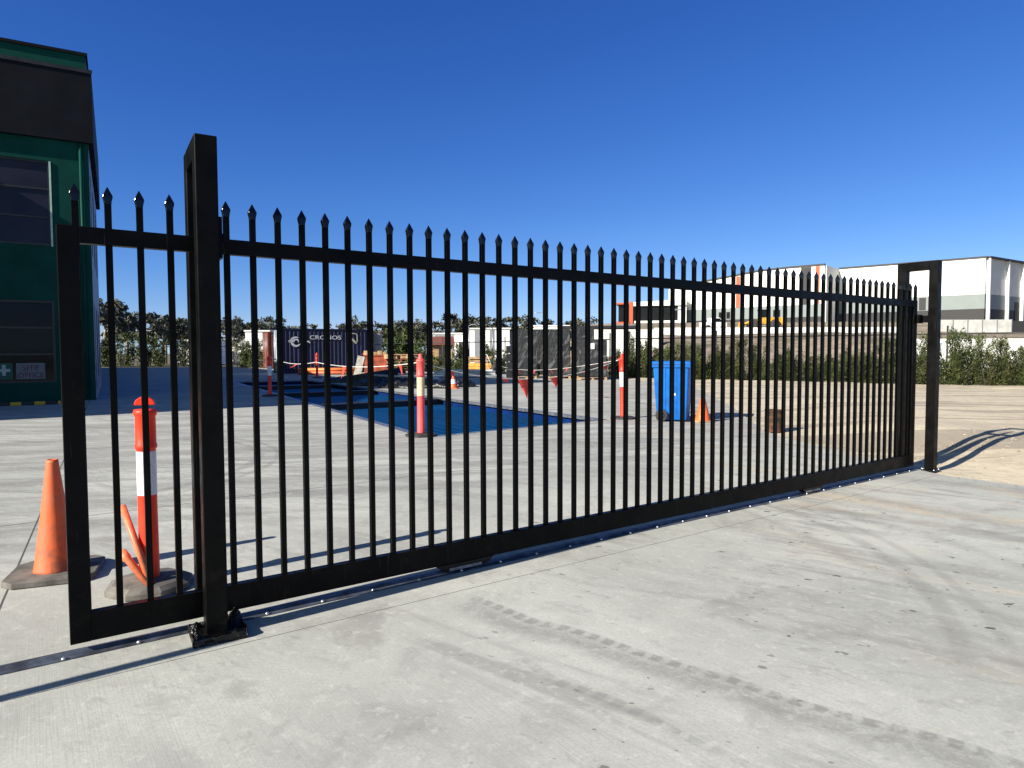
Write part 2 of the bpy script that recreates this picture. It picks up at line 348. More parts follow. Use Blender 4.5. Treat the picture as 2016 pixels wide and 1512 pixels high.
M['louvre'] = glass_mat('dark_shutter_glass', (.016, .016, .026), .14)
M['glass'] = glass_mat('dark_glass', (.006, .006, .008), .07)
M['frame'] = mat('window_frame_black', (.015, .015, .017), .4, 0, .2)
M['pale_frame'] = mat('pale_green_frame', (.4, .55, .48), .5, 0, .1)
M['sidewall'] = mat('side_render_sky_sheen', (.14, .19, .25), .5, 0, .12, .8)  # sky reflection on the side wall painted in as blue-grey
M['signboard'] = mat('sign_board', (.16, .16, .17), .6, 0, .1)
M['signred'] = mat('sign_red_lettering', (.12, .012, .012), .6, 0, .1)
M['signwhite'] = mat('sign_white_cross', (.4, .42, .4), .6, 0, .1)
M['signgreen'] = mat('sign_green', (.01, .09, .06), .6, 0, .1)
M['wood'] = mat('raw_timber', (.40, .26, .14), .8, 0, .22, 3, .3, 30, .004)
M['oldwood'] = mat('weathered_timber', (.20, .13, .085), .85, 0, .3, 3, .3, 30, .004)
M['greywood'] = mat('grey_plank', (.36, .34, .31), .85, 0, .2, 4)
M['formply'] = mat('orange_formwork', (.80, .36, .07), .6, 0, .15, 2)
M['beamwhite'] = mat('pale_steel_beam', (.6, .62, .63), .5, .2, .12, 2)
M['tarp'] = mat('black_plastic_sheet', (.012, .012, .014), .32, 0, .3, 3, .8, 5, .08)
M['greypipe'] = mat('pale_grey_pipe', (.5, .51, .52), .5, 0, .1)
M['flag'] = mat('red_bunting_cloth', (.75, .07, .045), .65, 0, .1, 9)
M['cord'] = mat('white_cord', (.65, .62, .58), .8, 0, .15, 9)
M['greycab'] = mat('grey_cabinet_paint', (.22, .23, .26), .5, 0, .1)
M['concwall'] = mat('concrete_block_wall', (.5, .5, .48), .85, 0, .12, .8)
M['yellow'] = mat('machine_yellow', (.62, .30, .03), .5, 0, .2, 2)
M['fence'] = mat('fence_black_steel', (.02, .02, .02), .6, 0, .2)
M['bark'] = mat('pale_gum_bark', (.30, .26, .21), .9, 0, .3, 2)
M['stem'] = mat('brown_stem', (.10, .075, .05), .9, 0, .3, 4)
M['leaf_gum'] = leaf_mat('gum_leaves', (.032, .038, .027), (.088, .092, .068))
M['leaf_hedge'] = leaf_mat('wattle_leaves', (.02, .031, .007), (.068, .078, .024))
M['leaf_bush'] = leaf_mat('bush_leaves', (.026, .040, .009), (.075, .09, .027))
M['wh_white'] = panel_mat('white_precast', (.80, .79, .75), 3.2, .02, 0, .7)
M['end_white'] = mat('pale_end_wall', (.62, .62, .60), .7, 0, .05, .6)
M['wh_blue'] = panel_mat('blue_grey_panel', (.165, .195, .20), 1.6, .02, 0, .6)
M['wh_dark'] = panel_mat('charcoal_panel', (.022, .022, .026), 2.4, .02, 0, .7)
M['wh_orange'] = mat('orange_panel', (.40, .07, .022), .6, 0, .1)
M['roofline'] = mat('dark_roof_edge', (.015, .017, .025), .6, 0, .1)
M['red_roof'] = mat('brown_red_roof', (.16, .05, .035), .8, 0, .2)
M['hat_skin'] = None
def striped():
    k = NT('black_yellow_stripes'); xs = k.xyz()
    f = k.math('GREATER_THAN', k.math('FRACT', k.math('MULTIPLY', xs[0], 1 / .62)), .55)
    k.put(k.b.inputs['Base Color'], k.mix(f, (.02, .02, .02), (.55, .33, .02))); k.b.inputs['Roughness'].default_value = .7; return k.m
M['stripes'] = striped()
def wrap():
    k = NT('film_wrapped_black_blocks'); P = k.obj(); xs = k.xyz()
    b = k.n('ShaderNodeTexBrick'); k.put(b.inputs['Vector'], k.mapping(P, (1, 1, 1), (R(90), 0, 0))); b.inputs['Scale'].default_value = 1
    b.inputs['Brick Width'].default_value = .4; b.inputs['Row Height'].default_value = .21; b.inputs['Mortar Size'].default_value = .012
    b.inputs['Color1'].default_value = (.03, .031, .034, 1); b.inputs['Color2'].default_value = (.02, .0205, .023, 1); b.inputs['Mortar'].default_value = (.012, .012, .013, 1)
    cr = k.noise(2.6, k.mapping(P, (1, 1, .45), (0, R(28), 0)), 5, .62, 1.4)
    k.put(k.b.inputs['Base Color'], k.mix(k.ramp(cr, .52, .64, 0, .55), b.outputs[0], (.15, .155, .165)))  # film highlights painted into the colour as pale crinkle streaks
    k.b.inputs['Roughness'].default_value = .36; k.b.inputs['Specular IOR Level'].default_value = .5
    k.bump(cr, .6, .06); return k.m
M['wrap'] = wrap()
def conem():
    k = NT('grubby_orange_cone'); P = k.obj(); xs = k.xyz()
    c = k.mix(k.ramp(k.noise(7, P, 6, .65), .35, .7), (.66, .105, .022), (.50, .12, .05))
    d = k.math('MULTIPLY', k.ramp(k.noise(11, P, 6, .75, .6), .42, .66), k.ramp(xs[2], .05, .45, .8, .15))
    c = k.mix(d, c, (.22, .07, .035)); k.put(k.b.inputs['Base Color'], c); k.b.inputs['Roughness'].default_value = .6
    k.bump(k.noise(14, P, 5), .2, .01); return k.m
M['cone_dirty'] = conem()

# ------------------------------------------------------------ ground, slab, pit
PIT = [(-1.45, 11.07), (1.97, 13.98), (-10.64, 35.15), (-13.95, 33.5)]        # near, right, far right, far left
SLAB = [(-60, -15), (21.0, -15), (4.85, 7.58), (4.4, 10.9), (4.5, 12.1), (5.6, 17.2), (7.0, 25.6), (6.2, 34.4), (-.5, 44), (-14, 56), (-28, 68), (-60, 72)]
def holed(name, outer, hole, z, m):
    bm = bmesh.new(); es = []
    for lp in (outer, hole):
        vs = [bm.verts.new((x, y, z)) for x, y in lp]
        es += [bm.edges.new((vs[i], vs[(i + 1) % len(vs)])) for i in range(len(vs))]
    bmesh.ops.triangle_fill(bm, edges=es, use_beauty=True)
    for f in bm.faces:
        if f.normal.z < 0: f.normal_flip()
    me = bpy.data.meshes.new(name); bm.to_mesh(me); bm.free(); me.materials.append(m)
    o = bpy.data.objects.new(name, me); COL.objects.link(o); return tag(o, kind='structure')
pc = Vector((sum(p[0] for p in PIT) / 4, sum(p[1] for p in PIT) / 4))
PITB = [tuple(pc + (Vector(p) - pc) * 1.03) for p in PIT]
holed('ground', [(-3000, -600), (3000, -600), (3000, 3000), (-3000, 3000)], PITB, -.06, M['land'])
holed('concrete_yard', SLAB, PIT, 0, M['concrete'])
def ss(a, b, x): t = max(0, min(1, (x - a) / (b - a))); return t * t * (3 - 2 * t)
def bx(y):
    if y < 7.58: return 4.85 + (7.58 - y) * .715
    ps = [(7.58, 4.85), (10.9, 4.4), (12.1, 4.5), (17.2, 5.6), (25.6, 7.0), (34.4, 6.2), (44, -.5)]
    for (a, xa), (b, xb) in zip(ps, ps[1:]):
        if y <= b: return xa + (xb - xa) * (y - a) / (b - a)
    return -.5
def dirt_z(x, y):
    d = x - bx(y)
    if d < -.02: return -.03
    t = min(1, d / 1.2); n = noise.noise(Vector((x * .55, y * .55, 0))); n2 = noise.noise(Vector((x * 2.1, y * 2.1, 3)))
    rise = .2 * ss(.35, 2.6, d) * (1 - ss(14, 24, y)) * ss(5.2, 7.4, y)
    return rise - .012 + t * (.045 * n + .02 * n2 + .05 * noise.noise(Vector((x * .2, y * .2, 5))) + .02)
vs = []; fs = []; nx, ny = 150, 150
for j in range(ny):
    y = -6 + 44 * (j / (ny - 1)) if True else 0
    for i in range(nx):
        x = 3 + 42 * (i / (nx - 1)) ** 1.6; vs.append((x, y, dirt_z(x, y)))
for j in range(ny - 1):
    for i in range(nx - 1): fs.append((j * nx + i, j * nx + i + 1, (j + 1) * nx + i + 1, (j + 1) * nx + i))
dg = MB(); dg.add(vs, fs, True); tag(dg.build('dirt_ground', M['dirt']), kind='structure')
# loose stones on the lot
st = MB()
for i in range(230):
    y = random.uniform(5.0, 30); x = bx(y) + abs(random.gauss(0, 1)) * 2.4 + .05; r = random.uniform(.006, .022) * (2.0 if random.random() < .04 else 1)
    if i < 160: a = random.uniform(8.5, 11.5); nn_ = random.uniform(-.6, 1.6); x, y = gw(a, nn_)
    if x < bx(y) + .03: continue
    q = [(r * random.uniform(.7, 1.2) * math.cos(t), r * random.uniform(.7, 1.2) * math.sin(t)) for t in (0, 1, 2, 3.1, 4.2, 5.2)]
    st.prism([(x + u, y + v) for u, v in q], dirt_z(x, y) - .01, dirt_z(x, y) + r * random.uniform(.3, .8))
tag(st.build('gravel', mat('pale_stone', (.33, .27, .20), .9, 0, .25, 3)), kind='stuff', label='loose pale stones scattered on the sandy lot', cat='gravel')

# hill behind the hedge, rising to the warehouse platform
def hill_z(x, y):
    left = 3.2 * ss(41, 72, y); right = 2.15 * ss(45.1, 46.5, y) + 1.2 * ss(46.5, 72, y)
    z = left + (right - left) * ss(23, 28, x)
    z += .75 * ss(75.5, 77, y) * (1 - ss(42, 47, x) * (1 - ss(80.5, 82, y))) + 1.75 * ss(78, 103, y)
    return z * ss(7, 15, x + max(0, (y - 80)) * .12) - .07 + .25 * noise.noise(Vector((x * .25, y * .25, 1))) * ss(43, 50, y) * (1 - ss(73, 76, y)) * ss(10, 14, x)
vs = []; fs = []; nx, ny = 90, 100
for j in range(ny):
    y = 38 + 222 * (j / (ny - 1)) ** 1.7
    for i in range(nx):
        x = 4 + 200 * (i / (nx - 1)) ** 1.5; vs.append((x, y, hill_z(x, y)))
for j in range(ny - 1):
    for i in range(nx - 1): fs.append((j * nx + i, j * nx + i + 1, (j + 1) * nx + i + 1, (j + 1) * nx + i))
hb = MB(); hb.add(vs, fs, True); tag(hb.build('earth_bank', M['bank']), kind='structure')

# pit with blue decks
pit = thing('weighbridge_pit', 'long shallow pit with blue ribbed decks and black cross beams sunk in the concrete', 'pit', (PIT[0][0], PIT[0][1], 0), 0)
def pl(p): return (p[0] - PIT[0][0], p[1] - PIT[0][1])
Q = [Vector(pl(p)) for p in PIT]
def pq(u, v):          # u across (near-left edge 0 .. right edge 1), v along
    a = Q[0].lerp(Q[3], v); b = Q[1].lerp(Q[2], v); return a.lerp(b, u)
D = -.30
wl = MB()
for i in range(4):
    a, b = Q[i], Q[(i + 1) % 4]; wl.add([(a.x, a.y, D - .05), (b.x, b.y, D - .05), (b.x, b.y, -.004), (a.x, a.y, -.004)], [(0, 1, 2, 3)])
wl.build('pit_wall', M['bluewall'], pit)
rim = MB()
for i in range(4):
    a, b = Q[i], Q[(i + 1) % 4]; d = (b - a).normalized(); nrm = Vector((-d.y, d.x)); wd = .16 if i == 3 else .09
    e = wd
    rim.prism([tuple(a + d * e * (1 if i in (0, 2) else 0)), tuple(b - d * e * (1 if i in (0, 2) else 0)), tuple(b + nrm * wd - d * e * (1 if i in (0, 2) else 0)), tuple(a + nrm * wd + d * e * (1 if i in (0, 2) else 0))], -.06, .006)
rim.build('steel_rim', M['galv'], pit)
fl = MB(); c = [pq(0, 0), pq(1, 0), pq(1, 1), pq(0, 1)]
fl.add([(p.x, p.y, D - .03) for p in c], [(0, 1, 2, 3)]); fl.build('pit_floor', M['beam'], pit)
vv = [0.0, .335, .575, .80, 1.0]
for i in range(4):
    v0, v1 = vv[i] + .005, vv[i + 1] - .012
    dk = MB(); c = [pq(.03, v0), pq(.97, v0), pq(.97, v1), pq(.03, v1)]
    # deck local frame so the ribs run across the pit
    o = c[0]; ax = (c[1] - c[0]).normalized(); ang = math.atan2(ax.y, ax.x); rot = Matrix.Rotation(-ang, 2)
    dk.prism([tuple(rot @ (p - o)) for p in c], D, D + .09)
    # ribs
    L = (c[3] - c[0]).length; n = int(L / .22); W = (c[1] - c[0]).length - .1
    for j in range(1, n):
        q0 = rot @ (c[0].lerp(c[3], j / n) - o); q1 = rot @ (c[1].lerp(c[2], j / n) - o)
        dk.prism([(q0.x + .03, q0.y), (q1.x - .03, q1.y), (q1.x - .03, q1.y + .05), (q0.x + .03, q0.y + .05)], D + .088, D + .112)
    ob = dk.build('blue_deck', M['bluepaint'], pit); ob.location = (o.x, o.y, 0); ob.rotation_euler = (0, 0, ang)
for v in vv[1:4]:
    bmx = MB(); c = [pq(.012, v - .009), pq(.988, v - .009), pq(.988, v + .009), pq(.012, v + .009)]
    bmx.prism([tuple(p) for p in c], D, -.06)
    c2 = [pq(.012, v - .011), pq(.988, v - .011), pq(.988, v + .011), pq(.012, v + .011)]; bmx.prism([tuple(p) for p in c2], -.06, -.035)
    for t in (.35, .8):
        p = pq(t, v); bmx.lathe([(.03, -.036), (.03, -.01), (.02, .0)], 8, Matrix.Translation((p.x, p.y, 0)))
    bmx.build('cross_beam', M['beam'], pit)

# ------------------------------------------------------------ the sliding gate
def g_thing(name, label, cat, group=None): return thing(name, label, cat, (GX, GY, 0), YAW, group)   # local x = a, local y = -n
gate = g_thing('sliding_gate', 'long black steel sliding gate with spear topped pickets across the driveway', 'gate')
GA0, GA1 = -.075, 8.225; SP = .130445
ZB0, ZB1, ZT0, ZT1 = .055, .191, 1.905, 1.982
MB().box(GA0 + .0, GA0 + .085, -.025, .025, ZB0, ZT1).build('end_stile', M['black'], gate, .003)
MB().box(GA1 - .085, GA1, -.025, .025, ZB0, ZT1).build('end_stile', M['black'], gate, .003)
MB().box(GA0 + .085, GA1 - .085, -.025, .025, ZT0, ZT1).build('top_rail', M['black'], gate, .003)
MB().box(GA0 + .085, GA1 - .085, -.025, .025, ZB0 + .001, ZB1).build('bottom_rail', M['black'], gate, .003)
def picket_mesh(z0, z1): return MB().box(-.0137, .0137, -.0137, .0137, z0, z1)
def spear():
    m = MB(); b = 2.098; r = [(.0150, .0146, b), (.0152, .0146, b + .010), (.0205, .0146, b + .032), (.0190, .0138, b + .040), (.0012, .0012, b + .080)]
    vs = []; fs = []
    for (u, v, z) in r: vs += [(-u, -v, z), (u, -v, z), (u, v, z), (-u, v, z)]
    for j in range(len(r) - 1):
        for i in range(4): fs.append((j * 4 + i, j * 4 + (i + 1) % 4, (j + 1) * 4 + (i + 1) % 4, (j + 1) * 4 + i))
    fs += [(3, 2, 1, 0), (16, 17, 18, 19)]; return m.add(vs, fs)
M['spear'] = mat('glossy_black_cap', (.004, .004, .0045), .14, 0, .15, 9, spec=.45)
first = None
for i in range(64):
    a = i * SP
    if a > GA1 + .01: break
    if first is None:
        mesh = picket_mesh(ZB1 - .02, 2.10); first = mesh.build('picket', M['black'], gate); first.location = (a, 0, 0)
        sp = spear().build('spear_cap', M['spear'], first, .0015, 1)
    else:
        pk = first.copy(); COL.objects.link(pk); pk.parent = gate; pk.location = (a, 0, 0)
        s2 = sp.copy(); COL.objects.link(s2); s2.parent = pk
for a0, a1 in ((1.85, 2.275), (5.91, 6.28)):
    wc = MB(); wc.wallprism([(a0 + .05, .018), (a1 - .05, .018), (a1, .056), (a0, .056)], -.03, .03)
    wo = wc.build('wheel_carriage', M['black_scuffed'], gate)
    cx = (a0 + a1) / 2
    pt = MB(); pt.box(cx - .125, cx + .115, -.036, -.0305, .016, .034); pt.build('axle_plate', M['galv'], wo)
    wheel = MB()
    for wx in (cx - .1, cx + .1): wheel.lathe([(.02, -.012), (.024, -.012), (.03, 0), (.024, .012), (.02, .012)], 20, Matrix.Translation((wx, 0, .036)) @ Matrix.Rotation(R(90), 4, 'X'))
    wheel.build('wheel', M['zinc'], wo)

# track under the gate
trk = g_thing('gate_track', 'galvanised floor track bolted to the concrete beneath the black sliding gate', 'track')
tm = MB(); tm.box(-7, 8.28, -.055, .055, .001, .005); tm.build('base_flat', M['track'], trk)
tr = MB(); tr.add([(x, y, z) for x in (-7, 8.28) for y, z in ((-.016, .0055), (-.006, .019), (.006, .019), (.016, .0055))], [(0, 4, 5, 1), (1, 5, 6, 2), (2, 6, 7, 3), (0, 1, 2, 3), (7, 6, 5, 4)])
tr.build('running_rail', M['track'], trk)
bo = None
for i in range(-3, 28):
    a = .2 + i * .303
    if bo is None:
        bo = MB().lathe([(.010, .0045), (.010, .012), (.006, .016)], 8).build('bolt', M['zinc'], trk); bo.location = (a, -.045, 0)
    else:
        b2 = bo.copy(); COL.objects.link(b2); b2.parent = trk; b2.location = (a, -.045, 0)

# portal frames straddling the gate
def portal(a0, a1, skew, label, base):
    ox, oy = gw((a0 + a1) / 2, 0)
    t = thing('gate_portal', label, 'gate post', (ox, oy, 0), YAW + skew, 'portal frames guiding the gate')
    h = (a1 - a0) / 2; zt = 2.44
    for y0, y1 in ((-.2, -.1), (.15, .25)): MB().box(-h, h, y0, y1, .012, zt).build('post', M['black'], t, .006, 3)
    MB().box(-h + .001, h - .001, -.099, .149, zt - .1, zt - .001).build('top_beam', M['black'], t)
    return t, h
p1, h1 = portal(.487, .588, R(-4), 'tall black portal frame nearest the orange cone, its foot wrapped in black film', 'film')
# guide rollers beside the top rail
gr = MB(); gr.box(.0525, .066, -.19, -.06, 1.86, 2.06); gr.lathe([(.018, 1.9), (.018, 2.0)], 14, Matrix.Translation((.08, -.05, 0))); gr.build('guide_roller', M['black'], p1)
# crumpled film over the base plate
ft = MB(); ft.box(-.115, .13, -.275, -.03, .001, .055)
bm = bmesh.new(); me = bpy.data.meshes.new('x'); me.from_pydata(ft.v, [], ft.f); bm.from_mesh(me)
bmesh.ops.subdivide_edges(bm, edges=bm.edges, cuts=9, use_grid_fill=True)
for v in bm.verts:
    c = v.co; nz_ = noise.noise_vector(c * 26) * .014
    lump = .075 * math.exp(-((c.x - .105) ** 2 + (c.y + .09) ** 2) / .0016) + .05 * math.exp(-((c.x + .09) ** 2 + (c.y + .12) ** 2) / .0014) + .02 * math.exp(-((c.x + .09) ** 2 + (c.y + .25) ** 2) / .001)
    if c.z > .04: v.co.z += lump - .03
    if c.z > .005: v.co += nz_
bm.normal_update(); bm.to_mesh(me); bm.free(); me.materials.append(M['film'])
fo = bpy.data.objects.new('film_wrapped_base', me); COL.objects.link(fo); fo.parent = p1
p2, h2 = portal(8.31, 8.412, 0, 'far black portal frame at the sandy lot, latch catch fixed between its posts', 'plate')
MB().box(-.075, .075, -.225, -.075, .001, .011).build('base_plate', M['black_scuffed'], p2)
bt = MB()
for x in (-.062, .062):
    for y in (-.212, -.088): bt.lathe([(.009, .010), (.009, .022), (.005, .026)], 8, Matrix.Translation((x, y, 0)))
bt.build('anchor_bolt', M['zinc'], p2)
ct = MB(); ct.box(-.15, -.0515, -.05, .05, 1.72, 1.82); ct.box(-.0512, .0, -.099, .149, 1.73, 1.81); ct.build('latch_catch', M['black'], p2, .003)

fp = thing('unseen_fence_post', 'slim black fence post out of view left of the gate opening, added for its shadow', 'fence post', (*gw(-2.3, .40), 0), YAW)  # unseen post, placed to cast the shadow strip left of the portal
MB().box(-.0325, .0325, -.0325, .0325, .009, 1.55).build('post', M['black'], fp, .003); MB().box(-.08, .08, -.08, .08, .001, .009).build('base_plate', M['black_scuffed'], fp)
MB().lathe([(.03, 1.551), (.03, 1.56), (.012, 1.58)], 4, Matrix.Rotation(R(45), 4, 'Z'), smooth=False).build('cap', M['black'], fp)

# ------------------------------------------------------------ traffic control pieces
def bollard(loc, label, mb_, bandm, h=1.15, base='hex', rz=0, cap='tee', small=False):
    t = thing('bollard', label, 'bollard', loc, rz, 'orange delineator bollards')
    s = h / 1.15
    bd = MB(); pr = [(.062, .03), (.056, .06), (.052, .5), (.052, .835), (.056, .838), (.060, .845), (.060, .862), (.056, .87), (.055, 1.03), (.062, 1.04), (.064, 1.055), (.060, 1.07), (.02, 1.073)]
    bd.lathe([(r * (s if not small else s * .95), z * s) for r, z in pr], 24)
    bo_ = bd.build('body', mb_, t)
    if cap == 'tee':
        cp = MB(); cp.lathe([(.017, 1.071), (.017, 1.10)], 14)
        cp.wallprism([(-.052 + 0, 1.097), (.052, 1.097), (.055, 1.108), (.045, 1.128), (.02, 1.145), (-.02, 1.145), (-.045, 1.128), (-.055, 1.108)], -.022, .022)
        cp.build('tee_top', mb_, t, .004)
    else:
        MB().lathe([(.042 * s, 1.068 * s), (.038 * s, 1.09 * s), (.026 * s, 1.095 * s), (.028 * s, 1.115 * s), (.022 * s, 1.145 * s), (.008 * s, 1.15 * s)], 16).build('knob', mb_, t)
    MB().lathe([(.0535 * s, .565 * s), (.0535 * s, .825 * s)], 24, cap=False).build('reflective_band', bandm, t)
    if base == 'hex':
        bs = MB(); bs.lathe([(.24, .002), (.24, .035), (.20, .058), (.09, .07), (.06, .07)], 8, Matrix.Rotation(R(22), 4, 'Z'), smooth=False); bs.build('base', M['rubber'], t, .004)
    else:
        bs = MB(); bs.lathe([(.27, .002), (.27, .03), (.2, .05), (.06, .06)], 12, smooth=False); bs.build('base', M['darkrubber'], t, .004)
    return t
b1 = bollard((-2.17, 3.99, 0), 'bright orange bollard with tee top standing just behind the left of the gate', M['bol'], M['white_band'], rz=R(20))
stk = MB(); stk.box(-.045, .045, -.02, .02, .066, .068, Matrix.Translation((-.06, -.13, -.010)) @ Matrix.Rotation(R(20), 4, 'Z')); stk.build('sticker', M['white'], b1)
bollard((-7.88, 22.0, 0), 'orange bollard on the shaded side of the pit with bunting tied round its top', M['bol_red'], M['white_band'], 1.37, 'disc', cap='knob')
bollard((-1.53, 11.33, 0), 'faded pink bollard with cream band at the near corner of the pit', M['bol_pink'], M['cream_band'], 1.38, 'disc', cap='knob')
b4 = bollard((2.33, 14.15, 0), 'slightly leaning orange bollard between the pit and the blue bin', M['bol_red'], M['white_band'], 1.37, 'disc', cap='knob'); b4.rotation_euler = (0, R(-1.2), 0)
bollard((-11.0, 38.2, 0), 'red bollard deep in shadow in front of the navy container', M['bol_red'], M['bol_red'], 1.42, 'disc', cap='knob')

def cone(loc, label, m, h=.73, r0=.115, r1=.03, bs=.27, bands=(), basem=None, rz=0, tilt=(0, 0)):
    t = thing('traffic_cone', label, 'traffic cone', loc, rz, 'traffic cones'); t.rotation_euler = (tilt[0], tilt[1], rz)
    MB().lathe([(r0 * 1.08, .03), (r0, .05), (r1 + (r0 - r1) * .5, h * .5), (r1, h - .02), (r1 * .95, h), (r1 * .7, h), (r1 * .6, h - .05)], 28).build('cone_body', m, t)
    b = MB(); c = bs * .72
    b.prism([(-bs, -c), (-c, -bs), (c, -bs), (bs, -c), (bs, c), (c, bs), (-c, bs), (-bs, c)], .002, .04); b.build('base', basem or M['rubber'], t, .006)
    for z0, z1 in bands:
        f0, f1 = z0 / h, z1 / h
        MB().lathe([(r0 + (r1 - r0) * f0 + .004, z0), (r0 + (r1 - r0) * f1 + .004, z1)], 24, cap=False).build('white_band', M['white_band'], t)
    return t
cone((-2.90, 4.24, 0), 'large grubby orange traffic cone on a grey rubber base left of the gate end', M['cone_dirty'], .735, .118, .034, .245, rz=R(22))
cone((-2.27, 26.2, 0), 'small orange cone with a white band beside the black plastic heap', M['cone'], .52, .15, .04, .19, [(.2, .36)], M['cone'])
cone((3.80, 13.45, 0), 'plain orange cone tucked behind the right side of the blue bin', M['cone'], .57, .15, .03, .19, basem=M['wood'])
# two terracotta pipes
for a, b, lab in (((-2.31, 3.97, .50), (-2.085, 3.87, .02), 'longer terracotta pipe offcut leaning low on the bollard base'), ((-2.30, 3.93, .235), (-2.06, 3.85, .018), 'shorter terracotta pipe offcut with flared end lying against the bollard base')):
    a = Vector(a); b = Vector(b); m = MB()
    if 'shorter' in lab: m.tube([b, b.lerp(a, .8), b.lerp(a, .84), a], [.021, .021, .026, .026], 14)
    else: m.tube([b, a], .0195, 14)
    tag(m.build('pipe_offcut', M['pipe']), lab, 'pipe', 'terracotta pipe offcuts')

# ------------------------------------------------------------ wheelie bin and rusty drum
bn = thing('wheelie_bin', 'tall blue wheelie bin with black wheels standing on the concrete', 'wheelie bin', (3.27, 13.72, 0), R(-22))
def taper(m, z0, z1, bx_, tx, cut=0): # four corners (x0,x1,y0,y1) bottom / top
    x0, x1, y0, y1 = bx_; X0, X1, Y0, Y1 = tx
    return m.add([(x0, y0, z0), (x1, y0, z0), (x1, y1, z0), (x0, y1, z0), (X0, Y0, z1), (X1, Y0, z1), (X1, Y1, z1), (X0, Y1, z1)], [(0, 3, 2, 1), (4, 5, 6, 7), (0, 1, 5, 4), (1, 2, 6, 5), (2, 3, 7, 6), (3, 0, 4, 7)])
m = MB(); taper(m, .03, 1.12, (-.29, .30, -.23, .25), (-.36, .35, -.29, .30)); m.build('body', M['bin'], bn, .03, 3)
m = MB(); m.box(-.385, .375, -.315, -.29, 1.085, 1.15); m.box(-.385, .375, .30, .325, 1.085, 1.15); m.box(.35, .375, -.29, .30, 1.085, 1.15); m.box(-.385, -.36, -.29, .30, 1.085, 1.15); m.build('rim', M['bin'], bn, .006)
m = MB(); taper(m, 1.151, 1.21, (-.42, .40, -.335, .345), (-.39, .36, -.30, .31)); m.build('lid', M['bin'], bn, .015)
m = MB(); m.tube([(-.40, -.24, 1.14), (-.46, -.24, 1.16), (-.46, .24, 1.16), (-.40, .24, 1.14)], .017, 10); m.build('handle', M['bin'], bn)
m = MB()
for x in (-.12, .10): m.add([(x - .012, -.24 - .0, .1), (x + .012, -.24, .1), (x + .012, -.298, 1.08), (x - .012, -.298, 1.08), (x - .012, -.20, .1), (x + .012, -.20, .1), (x + .012, -.27, 1.08), (x - .012, -.27, 1.08)], [(0, 1, 2, 3), (0, 3, 7, 4), (1, 5, 6, 2), (0, 4, 5, 1), (3, 2, 6, 7)])
m.build('moulded_rib', M['bin'], bn)
for y in (-.275, .26):
    wm = Matrix.Translation((-.18, y, .125)) @ Matrix.Rotation(R(90), 4, 'X')
    wo = MB().lathe([(.07, -.025), (.115, -.028), (.124, -.015), (.124, .015), (.115, .028), (.07, .025)], 28, wm).build('wheel', M['darkrubber'], bn)
    MB().lathe([(.069, -.024), (.05, -.032), (.02, -.034), (.02, .034), (.05, .032), (.069, .024)], 20, wm).build('hub', M['beam'], wo)
MB().box(.0, .09, -.272, -.262, .53, .572).build('worn_sticker', M['offwhite'], bn)
dr_ = thing('drum', 'small rusty open steel drum with a torn side on the sandy edge', 'drum', (4.56, 11.75, 0), R(15))
m = MB()
prof = [(.15, .0), (.158, .004), (.158, .015), (.152, .03), (.152, .12), (.156, .13), (.152, .14), (.152, .25), (.156, .26), (.152, .27), (.152, .37), (.158, .378), (.158, .388), (.146, .388), (.146, .04), (.02, .035)]
m.lathe(prof, 30); ob = m.build('drum_body', M['rust'], dr_)
m = MB(); m.lathe([(.1535, .16), (.1535, .24)], 12, cap=False); m.build('dark_label', mat('burnt_paint', (.02, .017, .015), .9), dr_)

# ------------------------------------------------------------ bunting
def bunting(label, pts, sags, flags, sub=10):
    t = thing('bunting', label, 'bunting', pts[0], 0, 'red safety bunting lines'); o = Vector(pts[0]); path = []
    for (a, b), sg in zip(zip(pts, pts[1:]), sags):
        a = Vector(a); b = Vector(b)
        for i in range(sub): f = i / sub; p = a.lerp(b, f); p.z -= sg * 4 * f * (1 - f); path.append(p - o)
    path.append(Vector(pts[-1]) - o)
    MB().tube(path, .008, 6).build('cord', M['cord'], t)
    for f, wd, ln, sw in flags:
        j = f * (len(path) - 1); i = min(int(j), len(path) - 2); p = path[i].lerp(path[i + 1], j - i); d = (path[i + 1] - path[i]).normalized()
        a = p - d * wd / 2; b = p + d * wd / 2; tip = p + Vector((sw * .7, sw * .5, -1)).normalized() * ln; n_ = d.cross(Vector((0, 0, -1))).normalized() * .004
        vs = []; fs = []; K = 6
        for r_ in range(K + 1):
            q = r_ / K; wv = Vector((0, 1, 0)) * math.sin(q * 5) * .05 * ln
            L_ = a.lerp(tip, q) + wv; R_ = b.lerp(tip, q) + wv; vs += [L_ - n_, R_ - n_, R_ + n_, L_ + n_]
        for r_ in range(K):
            for e in range(4): fs.append((r_ * 4 + e, r_ * 4 + (e + 1) % 4, (r_ + 1) * 4 + (e + 1) % 4, (r_ + 1) * 4 + e))
        MB().add(vs, fs, True).build('pennant', M['flag'], t)
    return t
bunting('bunting sagging along the pit between the shaded and the faded pink bollards', [(-7.88, 22.0, 1.30), (-4.9, 16.9, 1.17), (-1.53, 11.33, 1.24)], [.13, .10],
        [(.06, .3, .25, 1.2), (.16, .35, .3, -1.6), (.22, .25, .16, 1.5), (.33, .2, .22, -2.0), (.47, .3, .1, 2), (.68, .22, .27, -.3), (.93, .15, .2, .3)])
bunting('bunting sagging from the faded pink bollard to the leaning bollard by the bin', [(-1.53, 11.33, 1.24), (2.33, 14.15, 1.27)], [.36],
        [(.12, .14, .16, .8), (.36, .22, .12, 1.2), (.45, .26, .38, .3), (.61, .24, .20, .2), (.78, .2, .12, 1.0), (.88, .18, .12, 1.2)], 20)
